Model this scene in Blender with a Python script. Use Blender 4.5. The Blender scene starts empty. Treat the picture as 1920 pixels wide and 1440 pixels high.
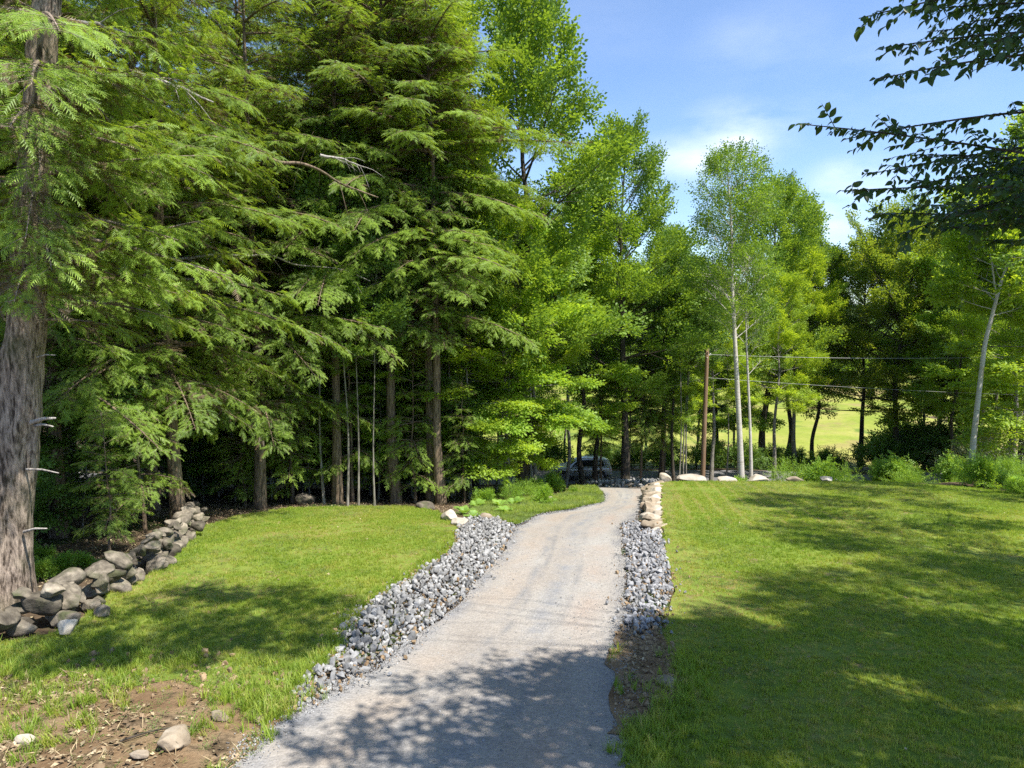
import bpy, bmesh, math, random
import numpy as np
from mathutils import Vector, Matrix, noise, geometry
from mathutils.bvhtree import BVHTree

rng = np.random.default_rng(7)
random.seed(7)
sc = bpy.context.scene
col = sc.collection
PI = math.pi

# ------------------------------------------------------------------ camera, sky, sun, exposure
CZ = 4.0                       # camera above the ground straight below it is about 4 m
PITCH = math.atan(120 / 1280)
cam_d = bpy.data.cameras.new('camera')
cam_d.sensor_width = 36; cam_d.lens = 24; cam_d.clip_start = 0.1; cam_d.clip_end = 20000
cam = bpy.data.objects.new('camera', cam_d); col.objects.link(cam)
cam.location = (0, 0, CZ); cam.rotation_euler = (PI / 2 - PITCH, 0, 0)
sc.camera = cam
SUN_EL, SUN_AZ = 60.0, 128.0   # azimuth clockwise from +Y
el, az = math.radians(SUN_EL), math.radians(SUN_AZ)
SUN = np.array([math.sin(az) * math.cos(el), math.cos(az) * math.cos(el), math.sin(el)])
sd = bpy.data.lights.new('sun', 'SUN'); sd.energy = 4.7; sd.angle = math.radians(0.53); sd.color = (1.0, 0.955, 0.88)
so = bpy.data.objects.new('sun', sd); col.objects.link(so)
so.rotation_euler = Vector(tuple(-SUN)).to_track_quat('-Z', 'Y').to_euler()
so.location = (30, 0, 40)
w = bpy.data.worlds.new('World'); sc.world = w; w.use_nodes = True
nt = w.node_tree; nt.nodes.clear()
N = nt.nodes.new; Lk = nt.links.new
sky = N('ShaderNodeTexSky'); sky.sky_type = 'NISHITA'; sky.sun_disc = False
sky.sun_elevation = el; sky.sun_rotation = az; sky.air_density = 1.0; sky.dust_density = 0.3; sky.ozone_density = 2.4
bg = N('ShaderNodeBackground'); bg.inputs[1].default_value = 0.104
out = N('ShaderNodeOutputWorld')
tc = N('ShaderNodeTexCoord')
def pixdir(px, py):
    u = (px - 960) / 1280; v = (720 - py) / 1280
    d = np.array([u, math.cos(PITCH) + v * math.sin(PITCH), -math.sin(PITCH) + v * math.cos(PITCH)])
    return d / np.linalg.norm(d)
# thin fair-weather clouds: noise stretched near the horizon, thicker round a few bearings
mp = N('ShaderNodeMapping'); mp.inputs['Scale'].default_value = (1.0, 1.0, 2.6)
Lk(tc.outputs['Generated'], mp.inputs['Vector'])
ns = N('ShaderNodeTexNoise'); ns.inputs['Scale'].default_value = 4.2; ns.inputs['Detail'].default_value = 9; ns.inputs['Roughness'].default_value = 0.56
Lk(mp.outputs[0], ns.inputs['Vector'])
nr = N('ShaderNodeValToRGB'); nr.color_ramp.elements[0].position = 0.36; nr.color_ramp.elements[1].position = 0.66
Lk(ns.outputs['Fac'], nr.inputs[0])
acc = None
for (px, py, rad, amp, sx) in [(1380, 250, 0.10, 0.95, 1), (1300, 290, 0.09, 0.65, 1), (1450, 235, 0.08, 0.5, 1), (1600, 345, 0.08, 0.9, 1), (1550, 405, 0.08, 0.85, 1), (1430, 90, 0.12, 0.20, 1),
                               (1530, 450, 0.06, 0.45, 1), (1700, 130, 0.16, 0.16, 1), (1120, 60, 0.12, 0.08, 1), (-900, 300, 0.3, 0.6, 1), (3100, 350, 0.35, 0.6, 1)]:
    d = pixdir(px, py)
    sb = N('ShaderNodeVectorMath'); sb.operation = 'SUBTRACT'; sb.inputs[1].default_value = tuple(d)
    nm = N('ShaderNodeVectorMath'); nm.operation = 'NORMALIZE'; Lk(tc.outputs['Generated'], nm.inputs[0]); Lk(nm.outputs[0], sb.inputs[0])
    ms = N('ShaderNodeVectorMath'); ms.operation = 'MULTIPLY'; ms.inputs[1].default_value = (1, 1, 1.7); Lk(sb.outputs[0], ms.inputs[0])
    ln = N('ShaderNodeVectorMath'); ln.operation = 'LENGTH'; Lk(ms.outputs[0], ln.inputs[0])
    mr = N('ShaderNodeMapRange'); mr.interpolation_type = 'SMOOTHSTEP'
    mr.inputs['From Min'].default_value = rad; mr.inputs['From Max'].default_value = 0; mr.inputs['To Min'].default_value = 0; mr.inputs['To Max'].default_value = amp
    Lk(ln.outputs['Value'], mr.inputs['Value'])
    if acc is None: acc = mr.outputs[0]
    else:
        mx = N('ShaderNodeMath'); mx.operation = 'MAXIMUM'; Lk(acc, mx.inputs[0]); Lk(mr.outputs[0], mx.inputs[1]); acc = mx.outputs[0]
ad = N('ShaderNodeMath'); ad.operation = 'ADD'; ad.inputs[1].default_value = 0.03; ad.use_clamp = True; Lk(acc, ad.inputs[0])
ml = N('ShaderNodeMath'); ml.operation = 'MULTIPLY'; Lk(ad.outputs[0], ml.inputs[0]); Lk(nr.outputs[0], ml.inputs[1])
mix = N('ShaderNodeMixRGB'); mix.inputs['Color2'].default_value = (6.8, 7.2, 7.8, 1)
Lk(ml.outputs[0], mix.inputs[0]); tn = N('ShaderNodeMixRGB'); tn.blend_type = 'MULTIPLY'; tn.inputs[0].default_value = 1; tn.inputs['Color2'].default_value = (0.90, 0.99, 1.13, 1); Lk(sky.outputs[0], tn.inputs['Color1']); Lk(tn.outputs[0], mix.inputs['Color1'])
Lk(mix.outputs[0], bg.inputs[0]); Lk(bg.outputs[0], out.inputs[0])
vs = sc.view_settings
vs.view_transform = 'Standard'; vs.look = 'None'; vs.exposure = 1.05; vs.gamma = 1.0; vs.use_curve_mapping = False
cy = sc.cycles
cy.max_bounces = 7; cy.diffuse_bounces = 4; cy.glossy_bounces = 2; cy.transmission_bounces = 4; cy.transparent_max_bounces = 8
cy.sample_clamp_indirect = 6; cy.use_denoising = False
cy.use_adaptive_sampling = True; cy.adaptive_threshold = 0.008

# ------------------------------------------------------------------ pixel <-> world
def W(px, py, dist):
    d = pixdir(px, py); d = d / d[1]
    return np.array([0, 0, CZ]) + d * dist
def smooth(t): t = np.clip(t, 0, 1); return t * t * (3 - 2 * t)
_ty = np.linspace(-60, 3000, 12241)
_tz = np.interp(_ty, [-60, 0, 19, 38, 47, 49.5, 55.5, 62, 75, 90, 150, 200, 420, 800, 1500, 3000],
                     [4, 0, -2.28, -5.5, -7.7, -8.15, -8.25, -9.6, -12, -12.2, -11.8, -10, -4, 2, 20, 60])
_k = np.hanning(11); _k /= _k.sum(); _tz2 = _tz.copy(); _tz2[5:-5] = np.convolve(_tz, _k, 'valid'); _tz = _tz2
def prof(y): return np.interp(y, _ty, _tz)
def xwall(y): return np.interp(y, [0, 20.0, 33], [2.6, 4.35, 7.1])
def G(x, y):
    x = np.asarray(x, float); y = np.asarray(y, float)
    z = prof(y)
    up = -0.12 * y
    m = smooth((x - xwall(y)) / 0.35 + 0.5) * smooth((33.9 - y) / 0.4) * smooth((y - 15) / 5)
    m = m * (1 - smooth((x - 24) / 12))
    z = z + m * (up - z)
    z = z + 0.05 * np.sin(x * 0.7 + 1.3) * np.sin(y * 0.45 + .4) * smooth((y - 3) / 6) * (y < 60)
    far = smooth((np.abs(x) - 12) / 20) * smooth((y + 5) / 10) * (y < 120)
    z = z + far * 0.35 * np.sin(x * 0.21 + 2) * np.cos(y * 0.17)
    z = z + smooth((-x - 13) / 25) * 1.6 * smooth((60 - y) / 30)
    return z
def PG(px, py, n=6000):
    d = pixdir(px, py); d = d / d[1]
    t = np.linspace(2.0, 260, n)
    z = CZ + d[2] * t; g = G(d[0] * t, t)
    i = int(np.argmax(z < g)) if (z < g).any() else n - 1
    return np.array([d[0] * t[i], t[i], g[i]])
def project(P):
    P = np.asarray(P, float); r = P - np.array([0, 0, CZ])
    f = r[:, 1] * math.cos(PITCH) - r[:, 2] * math.sin(PITCH)
    u = r[:, 0]; v = r[:, 1] * math.sin(PITCH) + r[:, 2] * math.cos(PITCH)
    return np.stack([960 + 1280 * u / f, 720 - 1280 * v / f, f], 1)

# ------------------------------------------------------------------ materials
def newmat(name):
    m = bpy.data.materials.new(name); m.use_nodes = True
    t = m.node_tree; t.nodes.clear()
    o = t.nodes.new('ShaderNodeOutputMaterial')
    return m, t, t.nodes.new, t.links.new, o
def ramp(t, stops):
    r = t.nodes.new('ShaderNodeValToRGB'); cr = r.color_ramp
    while len(cr.elements) > 1: cr.elements.remove(cr.elements[-1])
    cr.elements[0].position = stops[0][0]; cr.elements[0].color = (*stops[0][1], 1)
    for p, c in stops[1:]:
        e = cr.elements.new(p); e.color = (*c, 1)
    return r
def noise_node(t, scale, detail=4, rough=0.55, vec=None, stretch=None, coord='Position'):
    n = t.nodes.new('ShaderNodeTexNoise'); n.inputs['Scale'].default_value = scale
    n.inputs['Detail'].default_value = detail; n.inputs['Roughness'].default_value = rough
    if vec is None:
        if coord == 'Position': vec = t.nodes.new('ShaderNodeNewGeometry').outputs['Position']
        else: vec = t.nodes.new('ShaderNodeTexCoord').outputs['Object']
    if stretch:
        mpn = t.nodes.new('ShaderNodeMapping'); mpn.inputs['Scale'].default_value = stretch
        t.links.new(vec, mpn.inputs['Vector']); vec = mpn.outputs[0]
    t.links.new(vec, n.inputs['Vector'])
    return n
def mixc(t, fac, a, b, mode='MIX'):
    m = t.nodes.new('ShaderNodeMixRGB'); m.blend_type = mode
    for s, v in ((m.inputs[0], fac), (m.inputs[1], a), (m.inputs[2], b)):
        if hasattr(v, 'links') or hasattr(v, 'is_output'): t.links.new(v, s)
        elif isinstance(v, (int, float)): s.default_value = v if s.type == 'VALUE' else (v, v, v, 1)
        else: s.default_value = (*v, 1)
    return m.outputs[0]
def math_(t, op, a, b=0.5, clamp=False):
    m = t.nodes.new('ShaderNodeMath'); m.operation = op; m.use_clamp = clamp
    for s, v in ((m.inputs[0], a), (m.inputs[1], b)):
        if isinstance(v, (int, float)): s.default_value = v
        else: t.links.new(v, s)
    return m.outputs[0]

def leafmat(name, dark, light, tip, trans=0.45, instancer=False, rough=0.5, tmul=2.2, scale=0.5, gain=2.05):
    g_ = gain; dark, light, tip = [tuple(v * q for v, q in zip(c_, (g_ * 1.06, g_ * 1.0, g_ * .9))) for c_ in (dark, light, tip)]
    m, t, N_, L_, o = newmat(name)
    a = N_('ShaderNodeAttribute'); a.attribute_name = 'tint'
    if instancer: a.attribute_type = 'INSTANCER'
    b = N_('ShaderNodeAttribute'); b.attribute_name = 'tip'
    oi = N_('ShaderNodeObjectInfo')
    n = noise_node(t, scale, 3)
    f = math_(t, 'ADD', math_(t, 'MULTIPLY', a.outputs['Fac'], 0.55), math_(t, 'MULTIPLY', math_(t, 'SUBTRACT', n.outputs['Fac'], 0.5), 1.3))
    if not instancer:
        f = math_(t, 'ADD', f, math_(t, 'MULTIPLY', oi.outputs['Random'], 0.25))
    f = math_(t, 'ADD', f, 0.12, True)
    c = mixc(t, f, dark, light)
    c = mixc(t, b.outputs['Fac'], c, tip)
    d = N_('ShaderNodeBsdfPrincipled'); L_(c, d.inputs['Base Color']); d.inputs['Roughness'].default_value = rough
    d.inputs['Specular IOR Level'].default_value = 0.35
    tr = N_('ShaderNodeBsdfTranslucent')
    c2 = mixc(t, 1.0, c, (tmul * 1.15, tmul, tmul * 0.45), 'MULTIPLY'); L_(c2, tr.inputs['Color'])
    mx = N_('ShaderNodeMixShader'); mx.inputs[0].default_value = trans
    L_(d.outputs[0], mx.inputs[1]); L_(tr.outputs[0], mx.inputs[2]); L_(mx.outputs[0], o.inputs[0])
    return m
M = {}
M['hemlock'] = leafmat('hemlock_needles', (0.026, 0.055, 0.013), (0.105, 0.170, 0.024), (0.22, 0.32, 0.045), 0.36, tmul=1.8)
M['hemlock_dry'] = leafmat('dry_needles', (0.06, 0.045, 0.028), (0.14, 0.11, 0.06), (0.16, 0.125, 0.075), 0.15, gain=1.0)
M['maple'] = leafmat('maple_leaves', (0.055, 0.105, 0.014), (0.125, 0.205, 0.024), (0.155, 0.235, 0.028), 0.44, tmul=1.9)
M['bright'] = leafmat('bright_leaves', (0.072, 0.125, 0.015), (0.155, 0.225, 0.024), (0.19, 0.26, 0.028), 0.44, tmul=1.9)
M['oak'] = leafmat('deep_green_leaves', (0.044, 0.088, 0.014), (0.105, 0.17, 0.024), (0.13, 0.20, 0.026), 0.42, tmul=1.9)
M['birch'] = leafmat('birch_leaves', (0.045, 0.090, 0.014), (0.105, 0.175, 0.026), (0.14, 0.19, 0.03), 0.42, tmul=1.9)
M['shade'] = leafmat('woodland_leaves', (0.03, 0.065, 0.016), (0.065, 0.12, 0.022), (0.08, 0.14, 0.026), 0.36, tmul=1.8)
M['silver'] = leafmat('silvery_leaves', (0.12, 0.17, 0.085), (0.27, 0.33, 0.20), (0.33, 0.38, 0.26), 0.35, tmul=1.2, gain=1.0)
M['amber'] = leafmat('turning_maple_leaves', (0.045, 0.085, 0.015), (0.115, 0.165, 0.024), (0.19, 0.18, 0.028), 0.42, tmul=1.8, scale=0.9)
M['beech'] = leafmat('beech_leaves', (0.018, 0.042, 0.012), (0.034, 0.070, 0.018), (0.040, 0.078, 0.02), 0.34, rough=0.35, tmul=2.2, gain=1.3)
M['herb'] = leafmat('undergrowth_leaves', (0.06, 0.12, 0.018), (0.13, 0.215, 0.032), (0.17, 0.25, 0.04), 0.42, tmul=1.7)
M['weed'] = leafmat('clover_and_weeds', (0.10, 0.16, 0.04), (0.19, 0.26, 0.07), (0.24, 0.30, 0.09), 0.3, instancer=True, tmul=1.4, gain=1.0)
M['fern'] = leafmat('fern_fronds', (0.07, 0.14, 0.03), (0.14, 0.23, 0.05), (0.18, 0.27, 0.06), 0.42, tmul=1.6)

def barkmat(name, c1, c2, moss=0.0, vstretch=(5, 5, 0.7), sc_=3.0, bump=0.6, mosscol=(0.07, 0.09, 0.03)):
    m, t, N_, L_, o = newmat(name)
    n1 = noise_node(t, sc_, 8, 0.65, coord='Object', stretch=vstretch)
    n2 = noise_node(t, 1.1, 4, coord='Object')
    r = ramp(t, [(0.38, c1), (0.50, tuple(a_ * .45 + b_ * .55 for a_, b_ in zip(c1, c2))), (0.62, c2)]); L_(n1.outputs['Fac'], r.inputs[0])
    c = r.outputs[0]
    if moss:
        f = math_(t, 'MULTIPLY', math_(t, 'SUBTRACT', n2.outputs['Fac'], 0.5, True), moss * 5, True)
        c = mixc(t, f, c, mosscol)
    n3 = noise_node(t, 30, 3, coord='Object'); c = mixc(t, 0.5, c, mixc(t, n3.outputs['Fac'], (0.6, 0.6, 0.6), (1.4, 1.4, 1.4)), 'MULTIPLY')
    p = N_('ShaderNodeBsdfPrincipled'); L_(c, p.inputs['Base Color']); p.inputs['Roughness'].default_value = 0.9
    p.inputs['Specular IOR Level'].default_value = 0.15
    b = N_('ShaderNodeBump'); b.inputs['Strength'].default_value = bump; b.inputs['Distance'].default_value = 0.05
    L_(n1.outputs['Fac'], b.inputs['Height']); L_(b.outputs[0], p.inputs['Normal']); L_(p.outputs[0], o.inputs[0])
    return m
M['bark'] = barkmat('furrowed_bark', (0.05, 0.036, 0.026), (0.45, 0.355, 0.275), 0.45, vstretch=(5.5, 5.5, 1.1), bump=1.0)
M['bark_dark'] = barkmat('dark_bark', (0.022, 0.019, 0.016), (0.10, 0.082, 0.062), 0.3)
M['bark_brown'] = barkmat('brown_bark', (0.07, 0.05, 0.033), (0.27, 0.20, 0.135), 0.3)
M['bark_grey'] = barkmat('grey_bark', (0.09, 0.08, 0.065), (0.34, 0.31, 0.26), 0.5)
M['dead'] = barkmat('dead_wood', (0.16, 0.14, 0.12), (0.46, 0.42, 0.37), 0.1)
M['pole'] = barkmat('weathered_pole_wood', (0.15, 0.09, 0.052), (0.30, 0.20, 0.125), 0, vstretch=(10, 10, 0.25), bump=0.3)
def birchbark():
    m, t, N_, L_, o = newmat('white_birch_bark')
    n1 = noise_node(t, 4.0, 6, 0.6, coord='Object', stretch=(0.7, 0.7, 5.0))
    r = ramp(t, [(0.30, (0.06, 0.052, 0.045)), (0.39, (0.42, 0.38, 0.33)), (0.7, (0.58, 0.55, 0.50))]); L_(n1.outputs['Fac'], r.inputs[0])
    n2 = noise_node(t, 1.4, 3, coord='Object')
    c = mixc(t, math_(t, 'MULTIPLY', n2.outputs['Fac'], 0.5), r.outputs[0], (0.5, 0.42, 0.34))
    p = N_('ShaderNodeBsdfPrincipled'); L_(c, p.inputs['Base Color']); p.inputs['Roughness'].default_value = 0.75
    b = N_('ShaderNodeBump'); b.inputs['Strength'].default_value = 0.3; L_(n1.outputs['Fac'], b.inputs['Height']); L_(b.outputs[0], p.inputs['Normal'])
    L_(p.outputs[0], o.inputs[0]); return m
M['birchbark'] = birchbark()

def stonemat(name, c1, c2, c3, moss=0.0, rnd=0.5, scale=3.0, bump=0.5, bscale=14):
    m, t, N_, L_, o = newmat(name)
    n1 = noise_node(t, scale, 7, 0.6, coord='Position')
    r = ramp(t, [(0.3, c1), (0.5, c2), (0.7, c3)]); L_(n1.outputs['Fac'], r.inputs[0])
    a = N_('ShaderNodeAttribute'); a.attribute_name = 'tint'; oi = N_('ShaderNodeObjectInfo')
    rr = math_(t, 'FRACT', math_(t, 'ADD', a.outputs['Fac'], oi.outputs['Random']))
    v = math_(t, 'ADD', math_(t, 'MULTIPLY', rr, rnd), 1 - rnd * 0.6)
    c = mixc(t, 1.0, r.outputs[0], v, 'MULTIPLY')
    if moss:
        n2 = noise_node(t, 2.3, 5, 0.6)
        f = math_(t, 'MULTIPLY', math_(t, 'SUBTRACT', n2.outputs['Fac'], 0.52, True), 7 * moss, True)
        c = mixc(t, f, c, (0.085, 0.09, 0.045))
    n3 = noise_node(t, bscale, 6, 0.65)
    c = mixc(t, 0.6, c, mixc(t, n3.outputs['Fac'], (0.5, 0.5, 0.5), (1.5, 1.5, 1.5)), 'MULTIPLY')
    p = N_('ShaderNodeBsdfPrincipled'); L_(c, p.inputs['Base Color']); p.inputs['Roughness'].default_value = 0.88
    p.inputs['Specular IOR Level'].default_value = 0.2
    b = N_('ShaderNodeBump'); b.inputs['Strength'].default_value = bump; b.inputs['Distance'].default_value = 0.03
    L_(n3.outputs['Fac'], b.inputs['Height']); L_(b.outputs[0], p.inputs['Normal']); L_(p.outputs[0], o.inputs[0])
    return m
M['riprap'] = stonemat('crushed_grey_stone', (0.16, 0.157, 0.15), (0.27, 0.265, 0.255), (0.38, 0.37, 0.355), rnd=0.75, scale=5)
M['riprap_r'] = stonemat('crushed_bluish_stone', (0.17, 0.168, 0.17), (0.265, 0.262, 0.265), (0.37, 0.365, 0.36), rnd=0.6, scale=5)
M['fieldstone'] = stonemat('mossy_fieldstone', (0.07, 0.058, 0.045), (0.17, 0.145, 0.11), (0.31, 0.265, 0.20), moss=0.9, rnd=0.9, scale=5, bump=1.0, bscale=9)
M['granite'] = stonemat('pale_granite', (0.29, 0.24, 0.175), (0.42, 0.365, 0.29), (0.52, 0.47, 0.40), rnd=0.3, scale=1.6)
M['sandstone'] = stonemat('tan_boulder_stone', (0.17, 0.13, 0.09), (0.30, 0.24, 0.17), (0.42, 0.36, 0.28), moss=0.15, rnd=0.4, scale=1.8)
M['clod'] = stonemat('dry_earth_clod', (0.15, 0.095, 0.05), (0.27, 0.185, 0.105), (0.36, 0.27, 0.17), rnd=0.5, scale=8)

def groundmat(name, stops, scale=0.6, fine=(0.6, 1.4), fscale=25, bump=0.6, patches=None, bdist=0.05):
    m, t, N_, L_, o = newmat(name)
    n1 = noise_node(t, scale, 8, 0.62); r = ramp(t, stops); L_(n1.outputs['Fac'], r.inputs[0])
    c = r.outputs[0]
    for (ps, lo, hi, pc) in (patches or []):
        n2 = noise_node(t, ps, 5, 0.6)
        mr = N_('ShaderNodeMapRange'); mr.interpolation_type = 'SMOOTHSTEP'; mr.inputs['From Min'].default_value = lo; mr.inputs['From Max'].default_value = hi
        L_(n2.outputs['Fac'], mr.inputs['Value']); c = mixc(t, mr.outputs[0], c, pc)
    n3 = noise_node(t, fscale, 6, 0.7)
    c = mixc(t, 0.9, c, mixc(t, n3.outputs['Fac'], (fine[0],) * 3, (fine[1],) * 3), 'MULTIPLY')
    p = N_('ShaderNodeBsdfPrincipled'); L_(c, p.inputs['Base Color']); p.inputs['Roughness'].default_value = 0.95
    p.inputs['Specular IOR Level'].default_value = 0.1
    b = N_('ShaderNodeBump'); b.inputs['Strength'].default_value = bump; b.inputs['Distance'].default_value = bdist
    L_(n3.outputs['Fac'], b.inputs['Height']); L_(b.outputs[0], p.inputs['Normal']); L_(p.outputs[0], o.inputs[0])
    return m
M['forest_floor'] = groundmat('leaf_litter_soil', [(0.3, (0.045, 0.032, 0.02)), (0.5, (0.085, 0.06, 0.038)), (0.7, (0.13, 0.095, 0.06))],
                              scale=1.2, fine=(0.3, 1.9), fscale=14, patches=[(0.5, 0.52, 0.62, (0.05, 0.08, 0.02))])
M['lawn_soil'] = groundmat('lawn_turf', [(0.3, (0.11, 0.17, 0.025)), (0.5, (0.16, 0.22, 0.033)), (0.7, (0.22, 0.245, 0.055))],
                           scale=0.5, fscale=40, patches=[(1.3, 0.58, 0.70, (0.20, 0.16, 0.075))])
M['dirt'] = groundmat('sandy_soil', [(0.3, (0.14, 0.085, 0.045)), (0.5, (0.24, 0.16, 0.09)), (0.7, (0.32, 0.235, 0.145))],
                      scale=1.1, fine=(0.45, 1.6), fscale=18, bump=1.0, patches=[(2.2, 0.55, 0.66, (0.12, 0.085, 0.05)), (0.9, 0.6, 0.72, (0.12, 0.12, 0.045))])
M['field'] = groundmat('dry_meadow', [(0.34, (0.17, 0.22, 0.03)), (0.5, (0.235, 0.265, 0.045)), (0.66, (0.31, 0.285, 0.08))],
                       scale=0.09, fine=(0.6, 1.4), fscale=1.2, bump=0.4, bdist=0.3, patches=[(0.05, 0.54, 0.64, (0.26, 0.21, 0.08)), (0.13, 0.56, 0.64, (0.12, 0.17, 0.03))])
M['hill'] = groundmat('wooded_hill', [(0.3, (0.025, 0.05, 0.018)), (0.6, (0.055, 0.095, 0.028))], scale=0.02, fine=(0.3, 1.9), fscale=0.12, bump=1, bdist=8)
M['asphalt'] = groundmat('grey_road_surface', [(0.3, (0.13, 0.125, 0.125)), (0.7, (0.18, 0.175, 0.175))], scale=0.4, fine=(0.8, 1.2), fscale=20, bump=0.2)
def gravelmat():
    m, t, N_, L_, o = newmat('crushed_gravel')
    la = N_('ShaderNodeAttribute'); la.attribute_name = 'lat'; lo = N_('ShaderNodeAttribute'); lo.attribute_name = 'lon'
    cb = N_('ShaderNodeCombineXYZ'); L_(la.outputs['Fac'], cb.inputs[0]); L_(math_(t, 'MULTIPLY', lo.outputs['Fac'], 0.10), cb.inputs[1])
    n1 = noise_node(t, 1.7, 6, 0.6, vec=cb.outputs[0])
    n0 = noise_node(t, 0.55, 5, 0.6)
    r = ramp(t, [(0.28, (0.235, 0.205, 0.175)), (0.46, (0.30, 0.27, 0.235)), (0.58, (0.315, 0.295, 0.265)), (0.72, (0.36, 0.335, 0.30))])
    L_(math_(t, 'ADD', math_(t, 'MULTIPLY', n1.outputs['Fac'], 0.65), math_(t, 'MULTIPLY', n0.outputs['Fac'], 0.35)), r.inputs[0])
    c = r.outputs[0]
    # a band of warm clay and a band of bluish stone run along the wheel tracks
    def band(c, centre, width, colr, sc_, amt):
        d = math_(t, 'ABSOLUTE', math_(t, 'SUBTRACT', la.outputs['Fac'], centre))
        f = math_(t, 'SUBTRACT', 1.0, math_(t, 'DIVIDE', d, width), True)
        nn = noise_node(t, sc_, 5, 0.65)
        f2 = math_(t, 'MULTIPLY', math_(t, 'SUBTRACT', nn.outputs['Fac'], 0.40, True), 5, True)
        return mixc(t, math_(t, 'MULTIPLY', math_(t, 'MULTIPLY', f, f2), amt), c, colr)
    c = band(c, 0.78, 0.16, (0.33, 0.25, 0.195), 0.5, .55)
    c = band(c, 0.22, 0.22, (0.33, 0.255, 0.19), 0.5, .5)
    c = band(c, 0.55, 0.10, (0.215, 0.215, 0.22), 1.1, 0.9)
    c = band(c, 0.40, 0.035, (0.19, 0.185, 0.18), 0.8, .8); c = band(c, 0.66, 0.04, (0.20, 0.195, 0.19), 0.8, .8)
    c = band(c, 0.35, 0.05, (0.21, 0.205, 0.20), 1.0, 0.9)
    c = band(c, 0.03, 0.10, (0.21, 0.21, 0.215), 1.3, 0.9)
    c = band(c, 0.97, 0.10, (0.19, 0.185, 0.185), 1.3, 0.9)
    n3 = noise_node(t, 26, 5, 0.75); v = N_('ShaderNodeTexVoronoi'); v.inputs['Scale'].default_value = 26
    L_(N_('ShaderNodeNewGeometry').outputs['Position'], v.inputs['Vector'])
    c = mixc(t, 0.75, c, mixc(t, n3.outputs['Fac'], (0.6,) * 3, (1.4,) * 3), 'MULTIPLY')
    vc = N_('ShaderNodeSeparateColor'); L_(v.outputs['Color'], vc.inputs[0])
    c = mixc(t, 0.4, c, mixc(t, vc.outputs[0], (0.66,) * 3, (1.34,) * 3), 'MULTIPLY')
    p = N_('ShaderNodeBsdfPrincipled'); L_(c, p.inputs['Base Color']); p.inputs['Roughness'].default_value = 0.95; p.inputs['Specular IOR Level'].default_value = 0.15
    hh = math_(t, 'ADD', math_(t, 'MULTIPLY', n3.outputs['Fac'], 1.0), math_(t, 'MULTIPLY', v.outputs['Distance'], -0.8))
    b = N_('ShaderNodeBump'); b.inputs['Strength'].default_value = 0.55; b.inputs['Distance'].default_value = 0.025
    L_(hh, b.inputs['Height'])
    b2 = N_('ShaderNodeBump'); b2.inputs['Strength'].default_value = 0.7; b2.inputs['Distance'].default_value = 0.08
    L_(n1.outputs['Fac'], b2.inputs['Height']); L_(b.outputs[0], b2.inputs['Normal'])
    L_(b2.outputs[0], p.inputs['Normal']); L_(p.outputs[0], o.inputs[0]); return m
M['gravel'] = gravelmat()
def plain(name, c, rough=0.5, metal=0.0, coat=0.0):
    m, t, N_, L_, o = newmat(name)
    p = N_('ShaderNodeBsdfPrincipled'); p.inputs['Roughness'].default_value = rough; p.inputs['Metallic'].default_value = metal
    n = noise_node(t, 9, 4); L_(mixc(t, 0.25, c, mixc(t, n.outputs['Fac'], (0.6,) * 3, (1.4,) * 3), 'MULTIPLY'), p.inputs['Base Color'])
    p.inputs['Coat Weight'].default_value = coat; L_(p.outputs[0], o.inputs[0]); return m
M['paint'] = plain('silver_car_paint', (0.50, 0.50, 0.49), 0.32, 0.55, 0.6)
M['glass'] = plain('dark_car_glass', (0.02, 0.022, 0.025), 0.06, 0, 0.5)
M['rubber'] = plain('tyre_rubber', (0.025, 0.025, 0.025), 0.85)
M['alloy'] = plain('alloy_rim', (0.5, 0.5, 0.5), 0.3, 0.9)
M['trim'] = plain('black_plastic_trim', (0.03, 0.03, 0.03), 0.6)
M['red'] = plain('red_lamp', (0.45, 0.02, 0.02), 0.2)
M['lampglass'] = plain('clear_lamp', (0.7, 0.7, 0.7), 0.1)
M['wire'] = plain('pale_cable', (0.30, 0.30, 0.28), 0.5, 0.3)
M['metal'] = plain('galvanised_metal', (0.45, 0.46, 0.47), 0.45, 0.8)
# grass blades: straw to green by the tuft's own tint
def grassmat():
    m, t, N_, L_, o = newmat('lawn_grass_blades')
    a = N_('ShaderNodeAttribute'); a.attribute_name = 'tint'; a.attribute_type = 'INSTANCER'
    b = N_('ShaderNodeAttribute'); b.attribute_name = 'tip'
    r = ramp(t, [(0.0, (0.105, 0.20, 0.024)), (0.35, (0.19, 0.30, 0.03)), (0.6, (0.27, 0.35, 0.042)), (0.8, (0.35, 0.36, 0.07)), (1.0, (0.48, 0.39, 0.19))])
    n = noise_node(t, 9, 3)
    L_(math_(t, 'ADD', a.outputs['Fac'], math_(t, 'MULTIPLY', math_(t, 'SUBTRACT', n.outputs['Fac'], 0.5), 0.5), True), r.inputs[0])
    c = mixc(t, math_(t, 'MULTIPLY', b.outputs['Fac'], 0.35), r.outputs[0], (0.30, 0.34, 0.07))
    d = N_('ShaderNodeBsdfPrincipled'); L_(c, d.inputs['Base Color']); d.inputs['Roughness'].default_value = 0.5; d.inputs['Specular IOR Level'].default_value = 0.3
    tr = N_('ShaderNodeBsdfTranslucent'); L_(mixc(t, 1.0, c, (1.9, 1.8, 0.8), 'MULTIPLY'), tr.inputs['Color'])
    mx = N_('ShaderNodeMixShader'); mx.inputs[0].default_value = 0.38
    L_(d.outputs[0], mx.inputs[1]); L_(tr.outputs[0], mx.inputs[2]); L_(mx.outputs[0], o.inputs[0]); return m
M['grass'] = grassmat()
M['litter'] = stonemat('dead_leaf_litter', (0.10, 0.065, 0.035), (0.19, 0.13, 0.075), (0.30, 0.22, 0.14), rnd=0.8, scale=3, bump=0)
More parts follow.
